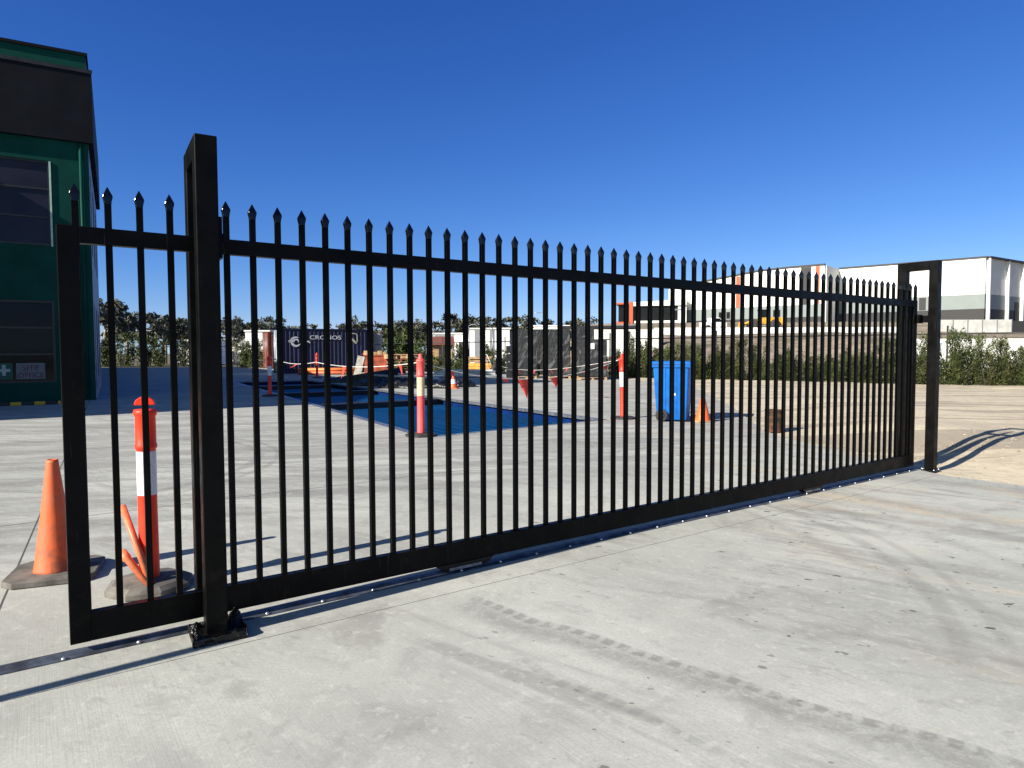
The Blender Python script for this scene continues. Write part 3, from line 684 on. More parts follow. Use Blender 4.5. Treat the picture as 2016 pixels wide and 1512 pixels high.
bunting('bunting running from the leaning bollard back to the pale beams', [(2.33, 14.15, 1.25), (-.6, 37.6, .62)], [.22],
        [(.06, .22, .10, 1.4), (.14, .3, .12, 1), (.24, .3, .14, -1), (.36, .4, .2, 1), (.5, .4, .25, -.6), (.7, .5, .25, .6)], 20)
bunting('loose tail of bunting blowing left from the shaded bollard', [(-7.9, 22.0, 1.28), (-8.35, 22.05, .98), (-8.62, 22.1, .86)], [.03, .01], [(.3, .16, .1, -1), (.6, .2, .12, -1.4)])

# ------------------------------------------------------------ black wrapped pallets and yard materials
def pallet_load(x0, x1, Y, dep, z1, label, rz=0, lip=.0):
    t = thing('wrapped_pallet', label, 'pallet of blocks', ((x0 + x1) / 2, Y + dep / 2, 0), rz, 'pallets of black blocks under film'); h = (x1 - x0) / 2; d = dep / 2
    m = MB()
    for x in (-h, -.06, h - .12): m.box(x, x + .12, -d, d, .002, .10)
    for i in range(5): y = -d + i * (2 * d - .1) / 4; m.box(-h, h, y, y + .1, .101, .122)
    m.build('pallet', M['wood'], t)
    bm = bmesh.new(); bmesh.ops.create_cube(bm, size=1)
    for v in bm.verts: v.co = Vector((v.co.x * 2 * h * .98, v.co.y * 2 * d * .98, .125 + (v.co.z + .5) * (z1 - .125)))
    bmesh.ops.bevel(bm, geom=bm.edges[:], offset=.04, segments=2, affect='EDGES'); bmesh.ops.subdivide_edges(bm, edges=bm.edges[:], cuts=5, use_grid_fill=True)
    for v in bm.verts: v.co += noise.noise_vector(v.co * 2.3 + Vector((x0 * 3, 0, 0))) * .03
    me = bpy.data.meshes.new('wrapped_blocks'); bm.to_mesh(me); bm.free(); me.materials.append(M['wrap'])
    o = bpy.data.objects.new('wrapped_blocks', me); COL.objects.link(o); o.parent = t
    return t
pallet_load(.25, 1.32, 36, 1.1, 2.6, 'tall film wrapped black pallet load, leftmost of the group')
pallet_load(1.87, 3.12, 35.9, 1.15, 2.62, 'tall film wrapped black pallet load, middle one beside the dark gap')
pallet_load(1.42, 2.3, 38.3, 1.1, 2.56, 'shaded film wrapped black pallet load set back in the gap of the group')
t = pallet_load(3.37, 4.78, 34, 1.1, 2.02, 'shorter film wrapped black pallet load nearest the hedge, white note stuck on it')
MB().box(-.12, .06, -.585, -.565, 1.55, 1.83).build('paper_note', M['white'], t)
pallet_load(3.2, 4.36, 35.7, 1.1, 2.64, 'tall film wrapped black pallet load behind the shorter one')
t = thing('crate_stack', 'narrow stack of dark crates at the left of the wrapped pallets', 'crates', (-.12, 37.4, 0), 0)
for i in range(4):
    z = .02 + i * .45; m = MB(); m.box(-.2, .2, -.3, .3, z, z + .38); m.build('crate', M['beam'], t, .02)
    m = MB(); m.box(-.225, -.2, -.32, .32, z + .33, z + .41); m.build('crate_lip', M['white'], t)
# timber and formwork
t = thing('formwork_stack', 'low stack of orange formwork beams with pale timber boards on top', 'timber stack', (-2.1, 44, 0), R(2))
m = MB()
for i in range(3):
    for j in range(3): m.box(-.95 + j * .02, .8 - i * .04, -.5 + j * .34, -.2 + j * .34, .12 + i * .2, .30 + i * .2)
m.build('formwork_beam', M['formply'], t, .008)
m = MB()
for i in range(5): m.box(-.75 + .06 * (i % 2), .55 + .07 * i, -.5 + .05 * (i % 3), .45, .76 + i * .075, .825 + i * .075)
m.build('timber_board', M['wood'], t)
m = MB(); m.box(-.85, -.7, -.5, .5, .002, .115); m.box(.55, .7, -.5, .5, .002, .115); m.build('bearer', M['oldwood'], t)
t = thing('steel_beam_bundle', 'bundle of pale steel beams lying on timber bearers', 'steel beams', (-2.6, 38, 0), R(3))
m = MB()
for i in range(4):
    y = -.45 + i * .27
    m.box(-1.75 + .1 * i, 1.65 - .12 * (i % 2), y, y + .2, .12, .14); m.box(-1.75 + .1 * i, 1.65 - .12 * (i % 2), y + .08, y + .11, .14, .34); m.box(-1.75 + .1 * i, 1.65 - .12 * (i % 2), y, y + .2, .34, .36)
m.box(-1.3, 1.5, -.2, .1, .362, .44); m.build('beam', M['beamwhite'], t)
m = MB(); m.box(-1.2, -1.05, -.5, .55, .002, .118); m.box(.9, 1.05, -.5, .55, .002, .118); m.build('bearer', M['wood'], t)
# small dark machine
t = thing('plate_compactor', 'small dark yard machine with a pale handle beside the formwork stack', 'machine', (-1.0, 43.2, 0), R(30))
m = MB(); m.wallprism([(-.45, .05), (-.35, .002), (.35, .002), (.45, .05), (.45, .12), (-.45, .12)], -.3, .3); m.build('base_plate', M['beam'], t, .01)
m = MB(); m.box(-.3, .25, -.22, .22, .122, .42); m.box(-.15, .2, -.18, .18, .421, .68); m.lathe([(.12, .3), (.12, .55), (.08, .6)], 14, Matrix.Translation((.28, 0, .0))); m.build('engine', M['darkrubber'], t, .02)
m = MB(); m.tube([(-.3, -.2, .3), (-.6, -.2, .9), (-.75, -.15, 1.25), (-.75, .15, 1.25), (-.6, .2, .9), (-.3, .2, .3)], .025, 8); m.build('handle', M['beamwhite'], t)
# orange box, pallets and offcuts
t = thing('site_skip', 'weathered orange steel box in front of the navy container', 'site box', (-8.42, 42.3, 0), R(3))
m = MB(); m.wallprism([(-.72, .06), (.68, .06), (.70, 1.22), (-.70, 1.22)], -.45, .45); m.build('box_body', M['orangebox'], t, .02)
m = MB(); m.box(-.76, .76, -.49, -.452, 1.18, 1.27); m.box(-.76, .76, .452, .49, 1.18, 1.27); m.box(-.76, -.715, -.45, .45, 1.225, 1.27); m.box(.705, .76, -.45, .45, 1.225, 1.27); m.build('box_rim', M['orangebox'], t)
m = MB(); m.box(-.6, -.45, -.4, .4, .002, .058); m.box(.4, .55, -.4, .4, .002, .058); m.build('skid', M['beam'], t)
t = thing('pallet_stack', 'stack of old brown pallets right of the weathered orange box', 'pallets', (-6.85, 42.2, 0), R(-2))
for i in range(7):
    z = .002 + i * .145; m = MB(); dx = .05 * math.sin(i * 2.2); dy = .04 * math.cos(i * 3)
    for x in (-.78, -.05, .68): m.box(x + dx, x + dx + .1, -.55 + dy, .55 + dy, z, z + .098)
    for k_ in range(6): y = -.55 + k_ * .2; m.box(-.78 + dx, .78 + dx, y + dy, y + dy + .12, z + .099, z + .124)
    m.build('pallet', M['oldwood'] if i % 3 else M['rustred'], t)
for i in range(12):
    x = -9.0 + i * .27 + random.uniform(-.05, .05); l = random.uniform(.5, .9); hgt = random.uniform(.14, .27)
    z = 1.275 if x < -7.72 else 1.04
    m = MB(); m.box(-.14, .14, -l / 2, l / 2, 0, hgt); o = m.build('timber_offcut', M['wood'])
    tag(o, 'pale sawn timber offcut lying on the orange box or the old pallets', 'timber offcut', 'timber offcuts on the orange box and pallets')
    o.location = (x, 42.15 + random.uniform(-.08, .1), z); o.rotation_euler = (0, 0, random.uniform(-.35, .35))
o = MB().box(-.9, .9, -.02, .02, 0, .22).build('timber_plank', M['wood']); tag(o, 'long pale plank laid across the offcuts on the brown pallets', 'plank'); o.location = (-6.6, 42.0, 1.25); o.rotation_euler = (R(80), 0, R(4))
o = MB().box(-.22, .22, -.03, .03, 0, 1.22).build('grey_plank', M['greywood']); tag(o, 'grey plank leaning on the left end of the weathered orange box', 'plank'); o.location = (-9.55, 41.75, .002); o.rotation_euler = (R(-4), R(12), 0)
o = MB().wallprism([(-.35, 0), (.32, 0), (.36, .16), (.1, .2), (.05, .38), (-.12, .40), (-.2, .2), (-.38, .16)], -.2, .2).build('barrier_foot', M['bol_red'], None, .02); tag(o, 'bright red plastic barrier foot on the corner of the orange box', 'barrier part'); o.location = (-8.95, 42.05, 1.275); o.scale = (.75, .8, .6)
for i in range(9):
    row = 0 if i < 5 else 1; y = 43.6 + (i % 5) * .24 + row * .12; z = .11 + row * .2
    x0 = -13.6 + random.uniform(-.3, .3); x1 = -9.9 + random.uniform(-.3, .2)
    o = MB().tube([(x0, y, z), (x1, y - .15, z + .03)], .105, 12).build('conduit_pipe', M['opipe'] if i % 4 else M['pipe'])
    tag(o, 'long orange conduit pipe in the pile before the navy container', 'pipe', 'orange conduit pipes in a pile')
# black plastic heaps
def heap(loc, sx, sy, sz, rz, label, seed):
    bm = bmesh.new(); bmesh.ops.create_grid(bm, x_segments=44, y_segments=26, size=1)
    for v in bm.verts:
        x, y = v.co.x, v.co.y; r = max(abs(x) ** 2.4, abs(y) ** 2.2); e = max(0, 1 - r) ** .45
        q = Vector((x * sx * 2.2, y * sy * 3.2, seed)); f = .55 + .5 * abs(noise.noise(q)) + .35 * noise.noise(q * 2.7) + .12 * noise.noise(q * 7)
        wob = noise.noise_vector(q * .8) * .12
        v.co = Vector((x * sx + wob.x * (1 if e > 0 else .6), y * sy + wob.y, max(.004, e * sz * f)))
    me = bpy.data.meshes.new('plastic_heap'); bm.to_mesh(me); bm.free(); me.materials.append(M['tarp'])
    for p in me.polygons: p.use_smooth = True
    o = bpy.data.objects.new('plastic_heap', me); COL.objects.link(o); o.location = loc; o.rotation_euler = (0, 0, rz); sol = o.modifiers.new('s', 'SOLIDIFY'); sol.thickness = .01; sol.offset = -1
    return tag(o, label, 'plastic sheet', 'black plastic sheet heaps')
heap((-7.0, 32.3, 0), 1.9, .9, .36, R(-6), 'crumpled black plastic sheet half in shadow, furthest left heap', 1)
heap((-5.0, 29.0, 0), 1.8, .9, .38, R(-14), 'largest crumpled black plastic sheet under the pale pipes', 5)
heap((-3.75, 26.9, 0), 1.5, .55, .36, R(-4), 'low crumpled black plastic heap behind the faded pink bollard', 9)
heap((-2.3, 27.6, 0), .8, .5, .42, R(10), 'small round black plastic heap behind the striped cone', 14)
for i, (a, b) in enumerate((((-6.2, 29.6, .42), (-3.6, 28.4, .34)), ((-5.7, 29.2, .40), (-3.1, 28.6, .30)), ((-5.0, 29.7, .46), (-3.4, 29.6, .44)))):
    tag(MB().tube([a, b], .05, 10).build('plastic_pipe', M['greypipe']), 'pale grey plastic pipe lying across the black plastic sheet', 'pipe', 'pale pipes on the plastic sheet')
ct = MB()
for i in range(7):
    y = i * .12; ct.tube([(-1.3, y, .0), (1.2, y - .1, .06)], .05, 8)
o = ct.build('corrugated_sheet', M['tarp']); tag(o, 'dark ribbed plastic sheeting draped over the left heap', 'sheeting'); o.location = (-6.0, 30.7, .27); o.rotation_euler = (R(18), R(-8), R(18))

# ------------------------------------------------------------ containers
def container(loc, rz, L, H, W, body, label, doorm, name='shipping_container'):
    t = thing(name, label, 'shipping container', loc, rz)
    m = MB(); xs_ = []; n = int(L / .28); p = []
    for i in range(n):
        x = .08 + i * (L - .16) / n; q = (L - .16) / n
        p += [(x, .0), (x + q * .3, .0), (x + q * .5, .045), (x + q * .8, .045)]
    p.append((L - .08, .0))
    m.add([(x, y + .02, .16) for x, y in p] + [(x, y + .02, H - .1) for x, y in p], [(i, i + 1, len(p) + i + 1, len(p) + i) for i in range(len(p) - 1)])
    m.add([(x, W - y - .02, .16) for x, y in p] + [(x, W - y - .02, H - .1) for x, y in p], [(i, i + 1, len(p) + i + 1, len(p) + i) for i in range(len(p) - 1)])
    m.box(.03, L - .03, .07, W - .07, H - .06, H - .03); m.box(L - .06, L - .03, .07, W - .07, .16, H - .06); m.build('corrugated_side', body, t)
    m = MB()
    for x in (0, L - .12):
        for y in (0, W - .12): m.box(x, x + .12, y, y + .12, .005, H)
    for y in (0.003, W - .103): m.box(.12, L - .12, y, y + .1, H - .1, H - .003); m.box(.12, L - .12, y, y + .1, .04, .16)
    m.build('corner_frame', body, t)
    m = MB(); m.box(.02, .06, .122, W - .122, .1, H - .1); d = m.build('door', doorm, t)
    m = MB()
    for y in (.35, .85, W - .85, W - .35): m.tube([(-.005, y, .12), (-.005, y, H - .12)], .022, 8)
    m.box(-.02, .019, .3, .9, 1.0, 1.04); m.box(-.02, .019, W - .9, W - .3, 1.0, 1.04); m.build('lock_rod', M['galv'], d)
    return t
M['doorblue'] = mat('pale_blue_door', (.42, .5, .58), .5, 0, .15, 2)
cn = container((-15.64, 45.8, 0), R(30.4), 6.5, 3.08, 2.44, M['navy'], 'navy shipping container with white CRONOS lettering and pale blue doors', M['doorblue'])
text_mesh('lettering', 'CRONOS', .40, M['letter'], cn, (1.95, -.006, 2.34), (R(90), 0, 0), .004, 1.32)
def arc(cx, cz, r, a0, a1, n=20, ex=1): return [(cx + ex * r * math.cos(a0 + (a1 - a0) * i / n), cz + r * math.sin(a0 + (a1 - a0) * i / n)) for i in range(n + 1)]
def band(pts, wds):
    m = MB(); L_ = []; R_ = []
    for i, (x, z) in enumerate(pts):
        x0, z0 = pts[max(i - 1, 0)]; x1, z1 = pts[min(i + 1, len(pts) - 1)]; t_ = Vector((x1 - x0, z1 - z0)).normalized(); wd = wds(i / (len(pts) - 1))
        L_.append((x - t_.y * wd, z + t_.x * wd)); R_.append((x + t_.y * wd, z - t_.x * wd))
    vs = [(x, -.008, z) for x, z in L_] + [(x, -.008, z) for x, z in R_] + [(x, .0, z) for x, z in L_] + [(x, .0, z) for x, z in R_]; n = len(pts); fs = []
    for i in range(n - 1): fs += [(i, i + 1, n + i + 1, n + i), (2 * n + i, 3 * n + i, 3 * n + i + 1, 2 * n + i + 1), (i, 2 * n + i, 2 * n + i + 1, i + 1), (n + i, n + i + 1, 3 * n + i + 1, 3 * n + i)]
    return m.add(vs, fs)
cr = MB()
for src in (band(arc(1.05, 2.18, .30, R(60), R(330)), lambda f: .02 + .06 * math.sin(f * 3.1)), band(arc(1.05, 2.18, .15, R(-20), R(200)), lambda f: .015 + .04 * math.sin(f * 3.1)),
            band([(.50, 2.20), (.62, 2.25), (.74, 2.33), (.84, 2.42)], lambda f: .01 + .07 * f), band([(1.62, 2.02), (1.72, 2.17), (1.86, 2.2), (2.0, 2.08)], lambda f: .015 + .04 * math.sin(f * 3)),
            band([(1.5, 1.82), (1.6, 1.9), (1.72, 1.98)], lambda f: .03), band([(.55, 2.17), (.7, 2.14), (.82, 2.06)], lambda f: .03)):
    cr.add(src.v, src.f)
cr.build('swirl_emblem', M['letter'], cn)
sh = MB()
for pts in ([(4.72, 2.76), (5.15, 2.78), (5.3, 2.68), (5.32, 2.25), (5.22, 2.05)], [(4.72, 2.76), (4.68, 2.6), (4.98, 2.3), (5.22, 2.05)], [(4.95, 2.42), (5.1, 2.28), (5.2, 2.15)]):
    sb = band(pts, lambda f: .03); sh.add(sb.v, sb.f)
sh.build('shield_emblem', mat('gold_white_emblem', (.6, .58, .42), .6), cn)
container((-21.6, 60, 0), R(30.4), 6.06, 3.3, 2.44, M['rustred'], 'rust red shipping container seen end on behind the navy one', M['rustred'])
t = thing('cabinet', 'grey two part cabinet standing behind the navy container', 'cabinet', (-9.9, 50, 0), 0)
MB().box(-.26, .26, -.3, .3, .005, 1.98).build('lower_cabinet', M['greycab'], t, .02); MB().box(-.26, .26, -.3, .3, 2.02, 2.8).build('upper_cabinet', M['greycab'], t, .02); MB().box(-.2, .2, -.25, .25, 1.978, 2.022).build('spacer', M['beam'], t)

# ------------------------------------------------------------ green building on the left
BC = (-12.62, 20.50); BR_ = R(30.4); BK = .865
bld = thing('green_building', 'dark green two storey site office building with charcoal fascia', 'building', (BC[0], BC[1], .05), BR_); bld.scale = (BK, BK, .881)
LW = 17; DP = 12.2
wins = [(-3.9, -1.13, 5.12, 7.9), (-3.9, -1.13, .58, 3.3)]
m = MB()
def wall_openings(m, x0, x1, z0, z1, ops, y0, y1):
    xs_ = sorted({x0, x1} | {o[0] for o in ops} | {o[1] for o in ops}); zs = sorted({z0, z1} | {o[2] for o in ops} | {o[3] for o in ops})
    for a, b in zip(xs_, xs_[1:]):
        for c, d in zip(zs, zs[1:]):
            if any(o[0] - 1e-6 <= a and b <= o[1] + 1e-6 and o[2] - 1e-6 <= c and d <= o[3] + 1e-6 for o in ops): continue
            m.box(a, b, y0, y1, c, d)
wall_openings(m, -LW, 0, -.1, 11.52, wins, 0, .25); m.build('front_wall', M['wall_green'], bld)
m = MB(); sops = [(1.2, 2.3, 5.0, 7.9), (4.2, 6.2, 5.0, 7.9), (1.2, 2.3, .3, 3.3), (4.2, 6.2, .6, 3.3), (8.0, 10, 5.0, 7.9), (8, 10, .6, 3.3)]
tmp = MB(); wall_openings(tmp, .251, DP, -.1, 11.52, sops, 0, .25); m.add([(-y, x, z) for x, y, z in tmp.v], [tuple(reversed(f)) for f in tmp.f]); m.build('side_wall', M['sidewall'], bld)
m = MB(); m.box(-LW, -.25, DP - .25, DP, 0, 11.5); m.box(-LW, -LW + .25, .251, DP - .251, 0, 11.5); m.build('rear_wall', M['wall_green'], bld)
MB().box(-LW + .25, -.25, .251, DP - .251, 11.2, 11.4).build('roof', M['coping'], bld)
MB().box(-LW, -.25, .253, DP - .253, 4.0, 4.3).build('upper_floor', M['coping'], bld)
m = MB(); m.box(-LW, .06, -.06, .29, 11.522, 11.62); m.box(-.29, .06, .291, DP, 11.522, 11.62); m.build('coping', M['coping'], bld)
m = MB(); m.box(-LW, .16, -.16, -.002, 8.62, 11.0); m.box(.002, .16, -.0019, DP + .1, 8.62, 11.0); m.build('fascia', M['coping'], bld)
m = MB(); m.box(-LW, .19, -.19, -.161, 10.92, 11.04); m.box(-LW, .19, -.16, -.002, 11.001, 11.04); m.build('fascia_flashing', M['beam'], bld)
m = MB(); m.tube([(-.23, -.06, .02), (-.23, -.06, 8.61)], .05, 12); m.build('downpipe', M['wall_green'], bld)
for (x0, x1, z0, z1), rails, gl_ in ((wins[0], (6.05, 6.98), 'louvre'), (wins[1], (1.52, 2.4), 'glass')):
    m = MB(); m.box(x0, x1, .05, .13, z0, z0 + .07); m.box(x0, x1, .05, .13, z1 - .07, z1); m.box(x0, x0 + .07, .05, .13, z0 + .07, z1 - .07)
    for z in rails: m.box(x0 + .071, x1 - .071, .05, .13, z - .03, z + .03)
    m.box(x1 - .07, x1, .05, .13, z0 + .07, z1 - .07)
    fr = m.build('window', M['frame'], bld)
    MB().box(x0 + .03, x1 - .03, .09, .10, z0 + .03, z1 - .03).build('pane', M[gl_], fr)
    if gl_ == 'louvre': MB().box(x1 - .02, x1 + .035, -.03, -.002, z0 - .03, z1 - .02).build('pale_jamb', M['pale_frame'], fr)
for (y0, y1, z0, z1) in sops:
    m = MB(); m.box(-.12, -.06, y0, y1, z0, z0 + .07); m.box(-.12, -.06, y0, y1, z1 - .07, z1); m.box(-.12, -.06, y0, y0 + .07, z0 + .07, z1 - .07); m.box(-.12, -.06, y1 - .07, y1, z0 + .07, z1 - .07)
    fr = m.build('window', M['frame'], bld); MB().box(-.10, -.09, y0 + .03, y1 - .03, z0 + .03, z1 - .03).build('pane', M['glass'], fr)
sg = thing('site_office_sign', 'small pale SITE OFFICE sign in the lower window of the green building', 'sign', (0, 0, 0), BR_)
def bl(x, y, z):
    x *= BK; y *= BK; z *= .881
    return (BC[0] + x * math.cos(BR_) - y * math.sin(BR_), BC[1] + x * math.sin(BR_) + y * math.cos(BR_), z)
sg.location = bl(-1.85, .044, .76); sg.scale = (BK, BK, BK)
MB().box(-.40, .40, -.008, .004, 0, .54).build('board', M['signboard'], sg)
text_mesh('lettering', 'SITE', .25, M['signred'], sg, (0, -.009, .29), (R(90), 0, 0), .002, 1.05, 'CENTER'); text_mesh('lettering', 'OFFICE', .25, M['signred'], sg, (0, -.009, .05), (R(90), 0, 0), .002, .9, 'CENTER')
fs_ = thing('first_aid_sign', 'small green sign with a white cross in the lower window of the green building', 'sign', bl(-2.58, .044, .76), BR_); fs_.scale = (BK, BK, BK)
MB().box(-.24, .24, -.008, .004, 0, .54).build('board', M['signgreen'], fs_)
m = MB(); m.box(-.05, .05, -.012, -.0085, .12, .48); m.box(-.17, -.05, -.012, -.0085, .25, .35); m.box(.05, .17, -.012, -.0085, .25, .35); m.build('cross', M['signwhite'], fs_)
ws = thing('wheel_stop', 'black and yellow striped wheel stop at the foot of the green building', 'wheel stop', bl(-1.35, -1.7, 0), BR_); ws.scale = (BK, BK, BK)
MB().wallprism([(-2.9, .004), (.42, .004), (.40, .11), (-2.88, .11)], -.08, .08).build('block', M['stripes'], ws, .015)
MB().lathe([(.02, .108), (.02, .116)], 10, Matrix.Translation((-.2, 0, 0))).build('bolt', M['zinc'], ws)
# unseen wing added off the left edge, shaped to throw the yard's big shadow
nb = thing('unseen_wing', 'flat roofed green office wing, unseen left of the driveway, added for its shadow', 'building', (-17.13, 9.24, 0), 0)
fx, fy = math.cos(R(31)), math.sin(R(31))
MB().prism([(0, 0), (0, 8.4), (-14 * fx, 8.4 - 14 * fy), (-14 * fx, -14 * fy)], 0, 7.9).build('wall', M['wall_green'], nb)
MB().prism([(.1, -.06), (.1, 8.4), (-14 * fx, 8.4 - 14 * fy), (-14 * fx - .05, -14 * fy - .12)], 7.902, 8.0).build('roof_edge', M['coping'], nb)

rh = thing('unseen_hall', 'low plain hall hidden behind the green building, added for its shadow', 'building', (-19.88, 28.53, 0), BR_)  # unseen hall added to shade the far left of the yard
MB().box(-11, 0, 0, 44, 0, 7.4).build('wall', M['wall_green'], rh); MB().box(-11.1, .1, -.01, 44.1, 7.402, 7.5).build('roof', M['coping'], rh)

# ------------------------------------------------------------ warehouse on the hill
wh = thing('warehouse', 'big white warehouse with orange stripes on the hill beyond the hedge', 'warehouse', (49.6, 108, 0), R(-41))
TB = [(-27.2, 13.1), (-19, 13.9), (-14.4, 14.4), (-10.6, 14.83), (-6, 14.98), (0, 15.0)]
MB().wallprism([(-27.2, 8.95), (0, 8.95)] + list(reversed(TB)), 0, .4).build('white_wall', M['wh_white'], wh)
MB().box(-27.2, 0, 0.01, .4, 6.95, 8.947).build('blue_grey_band', M['wh_blue'], wh)
MB().box(-27.2, 0, -.02, .4, 4.5, 6.947).build('dark_plinth', M['wh_dark'], wh)
m = MB(); m.wallprism([(x, z) for x, z in TB] + [(x, z + .28) for x, z in reversed(TB)], -.15, .5); m.build('roof_edge', M['roofline'], wh)
m = MB(); m.wallprism([(-27.2, 4.5), (0, 4.5), (0, 14.8), (-6, 14.8), (-19, 13.7), (-27.2, 12.9)], .401, 40); m.build('building_body', M['offwhite'], wh)
MB().box(-14.4, -13.7, -.05, -.003, 8.95, 14.3).build('orange_stripe', M['wh_orange'], wh); MB().box(-1.35, -.7, -.05, -.003, 8.95, 14.9).build('orange_stripe', M['wh_orange'], wh)
MB().box(-3.6, -2.0, -.05, -.003, 8.95, 14.9).build('charcoal_stripe', M['wh_dark'], wh)
for x, w_ in ((-17.5, 1.0), (-16.1, .7), (-9.6, 1.2), (-8.0, 1.2), (-6.3, .6)):
    f_ = MB().box(x, x + w_, -.03, .0, 7.1, 8.3).build('window', M['wh_dark'], wh); MB().box(x + .1, x + w_ - .1, -.045, -.031, 7.2, 8.2).build('pane', M['glass'], f_)
# return and right-hand facade
MB().box(-.003, .2, .41, 7.1, 4.5, 15.0).build('return_wall', M['offwhite'], wh)
MB().box(.2, 20.3, 7.1, 7.5, 9.75, 15.0).build('white_wall', M['wh_white'], wh)
MB().box(.2, 20.3, 7.12, 7.5, 7.6, 9.747).build('blue_grey_band', M['wh_blue'], wh)
MB().box(.2, 20.3, 7.08, 7.5, 4.5, 7.597).build('dark_plinth', M['wh_dark'], wh)
MB().box(.2, 20.5, 6.95, 7.6, 15.001, 15.25).build('roof_edge', M['roofline'], wh)
for x in (11.9, 13.6): MB().box(x, x + .9, 7.05, 7.10, 7.7, 9.6).build('window', M['wh_dark'], wh)
MB().prism([(.25, 7.501), (20.0, 7.501), (32, 49), (.25, 49)], 4.5, 14.98).build('building_body', M['offwhite'], wh)
# shaded right end with white fins, runs away from the camera
def we(m, name, mt, bv=0):
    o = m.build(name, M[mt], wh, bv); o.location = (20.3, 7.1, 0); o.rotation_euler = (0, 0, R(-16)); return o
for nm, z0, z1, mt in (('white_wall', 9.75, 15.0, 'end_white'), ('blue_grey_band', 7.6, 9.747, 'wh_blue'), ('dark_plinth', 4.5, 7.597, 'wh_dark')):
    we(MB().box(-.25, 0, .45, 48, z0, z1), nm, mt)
we(MB().box(-.4, .5, .5, 48.2, 15.001, 15.25), 'roof_edge', 'roofline')
for y in (.55, 6.9, 12.1, 18, 24, 30, 36): we(MB().box(.002, .42, y, y + .32, 4.5, 14.95), 'fin', 'white')
we(MB().box(.002, .05, 10.2, 11.6, 6.2, 8.9), 'door', 'wh_dark')
# office block
of = thing('office_block', 'glazed office with orange end frame and white fascia beside the warehouse', 'office', (22.1, 124, -.07), R(-14)); of.scale = (1.051, 1.051, 1.051)
MB().box(0, 8.2, 0, 9, 6.75, 9.3).build('office_body', M['glass'], of)
m = MB(); m.wallprism([(.0, 9.302), (9.0, 9.302), (9.0, 10.3), (.0, 9.95)], -.5, 9); m.build('white_fascia', M['white'], of)
m = MB(); m.box(0.2, 9, -.3, 9, 6.35, 6.74); m.build('white_sill', M['white'], of)
m = MB(); m.box(-.6, .05, -.6, 9, 6.2, 10.05); m.build('orange_frame', M['wh_orange'], of)
m = MB(); m.box(-2.9, -.602, -.6, 9, 9.62, 9.92); m.build('orange_roof', M['wh_orange'], of); m = MB(); m.box(-3.0, -.602, -.8, 9, 6.15, 6.6); m.build('orange_floor', M['wh_orange'], of)
MB().box(-2.5, -.603, .2, 8.8, 6.602, 9.618).build('glazed_end', M['glass'], of)
m = MB()
for x in (1.2, 2.6, 4.8, 6.6): m.box(x, x + .12, -.06, -.002, 6.75, 9.3)
m.build('mullion', M['white'], of); MB().box(7.6, 9.0, -.12, -.07, 6.75, 9.3).build('white_end_panel', M['white'], of)
m = MB()
for x in (.6, 3.6, 6.2, 8.4): m.box(x, x + .5, .2, .7, 4.0, 6.34)
m.build('column', M['white'], of); MB().box(2.4, 9.5, 4, 9, 4.0, 6.34).build('undercroft_wall', M['wh_dark'], of)
tag(MB().box(15.8, 44, 75, 75.35, 2.6, 4.05).build('retaining_wall', M['white']), 'long low white retaining wall on top of the earth bank', 'wall')
tag(MB().box(26.3, 60, 45, 45.3, -.2, 2.2).build('boundary_wall', M['white']), 'plain white boundary wall behind the right end of the hedge', 'wall')
t = thing('block_wall', 'pale grey panel wall with steel posts below the warehouse corner', 'wall', (50.2, 80, 0), R(0))
MB().box(0, 8.7, 0, .25, 3.0, 5.05).build('panel', M['concwall'], t)
m = MB()
for i in range(6): m.box(i * 1.73, i * 1.73 + .08, -.06, -.002, 3.0, 5.1)
m.build('post', M['greycab'], t)
tag(MB().box(59.0, 75, 80, 80.1, 3.0, 4.9).build('dark_fence', M['wh_dark']), 'dark paling fence right of the pale panel wall', 'fence')
tag(MB().box(5.5, 13.0, 60, 60.3, 1.0, 3.38).build('pale_wall', M['offwhite']), 'pale wall behind the hedge right of the wrapped pallets', 'wall')
t = thing('carport', 'flat dark roof on thin posts beyond the pale wall', 'shelter', (6.0, 80, 0)); MB().box(0, 9, 0, 4, 4.2, 4.5).build('roof', M['roofline'], t)
m = MB()
for x in (.3, 3, 6, 8.6): m.box(x, x + .12, .2, .32, 0, 4.2)
m.build('post', M['frame'], t)
# loader on the platform
ld = thing('wheel_loader', 'yellow wheel loader parked in front of the white warehouse', 'loader', (31.2, 85, 4.15), R(170))
m = MB(); m.box(-2.2, .2, -.75, .75, .65, 1.45); m.wallprism([(-2.6, .5), (-2.2, .5), (-2.2, 1.5), (-2.6, 1.3)], -.8, .8); m.box(.25, 1.5, -.5, .5, .6, 1.0); m.build('body', M['yellow'], ld, .05)
m = MB(); m.box(-.7, .3, -.6, .6, 1.45, 2.35); cb = m.build('cab', M['glass'], ld, .04); MB().box(-.8, .4, -.68, .68, 2.352, 2.45).build('cab_roof', M['beam'], cb)
m = MB(); m.tube([(.4, .45, 1.1), (1.5, .45, .95), (2.4, .45, .4)], .12, 8); m.tube([(.4, -.45, 1.1), (1.5, -.45, .95), (2.4, -.45, .4)], .12, 8); m.build('lift_arm', M['yellow'], ld)
m = MB(); m.wallprism([(2.3, .1), (3.3, .05), (2.6, .35), (2.5, 1.0), (2.3, .95)], -1.1, 1.1); m.build('bucket', M['yellow'], ld)
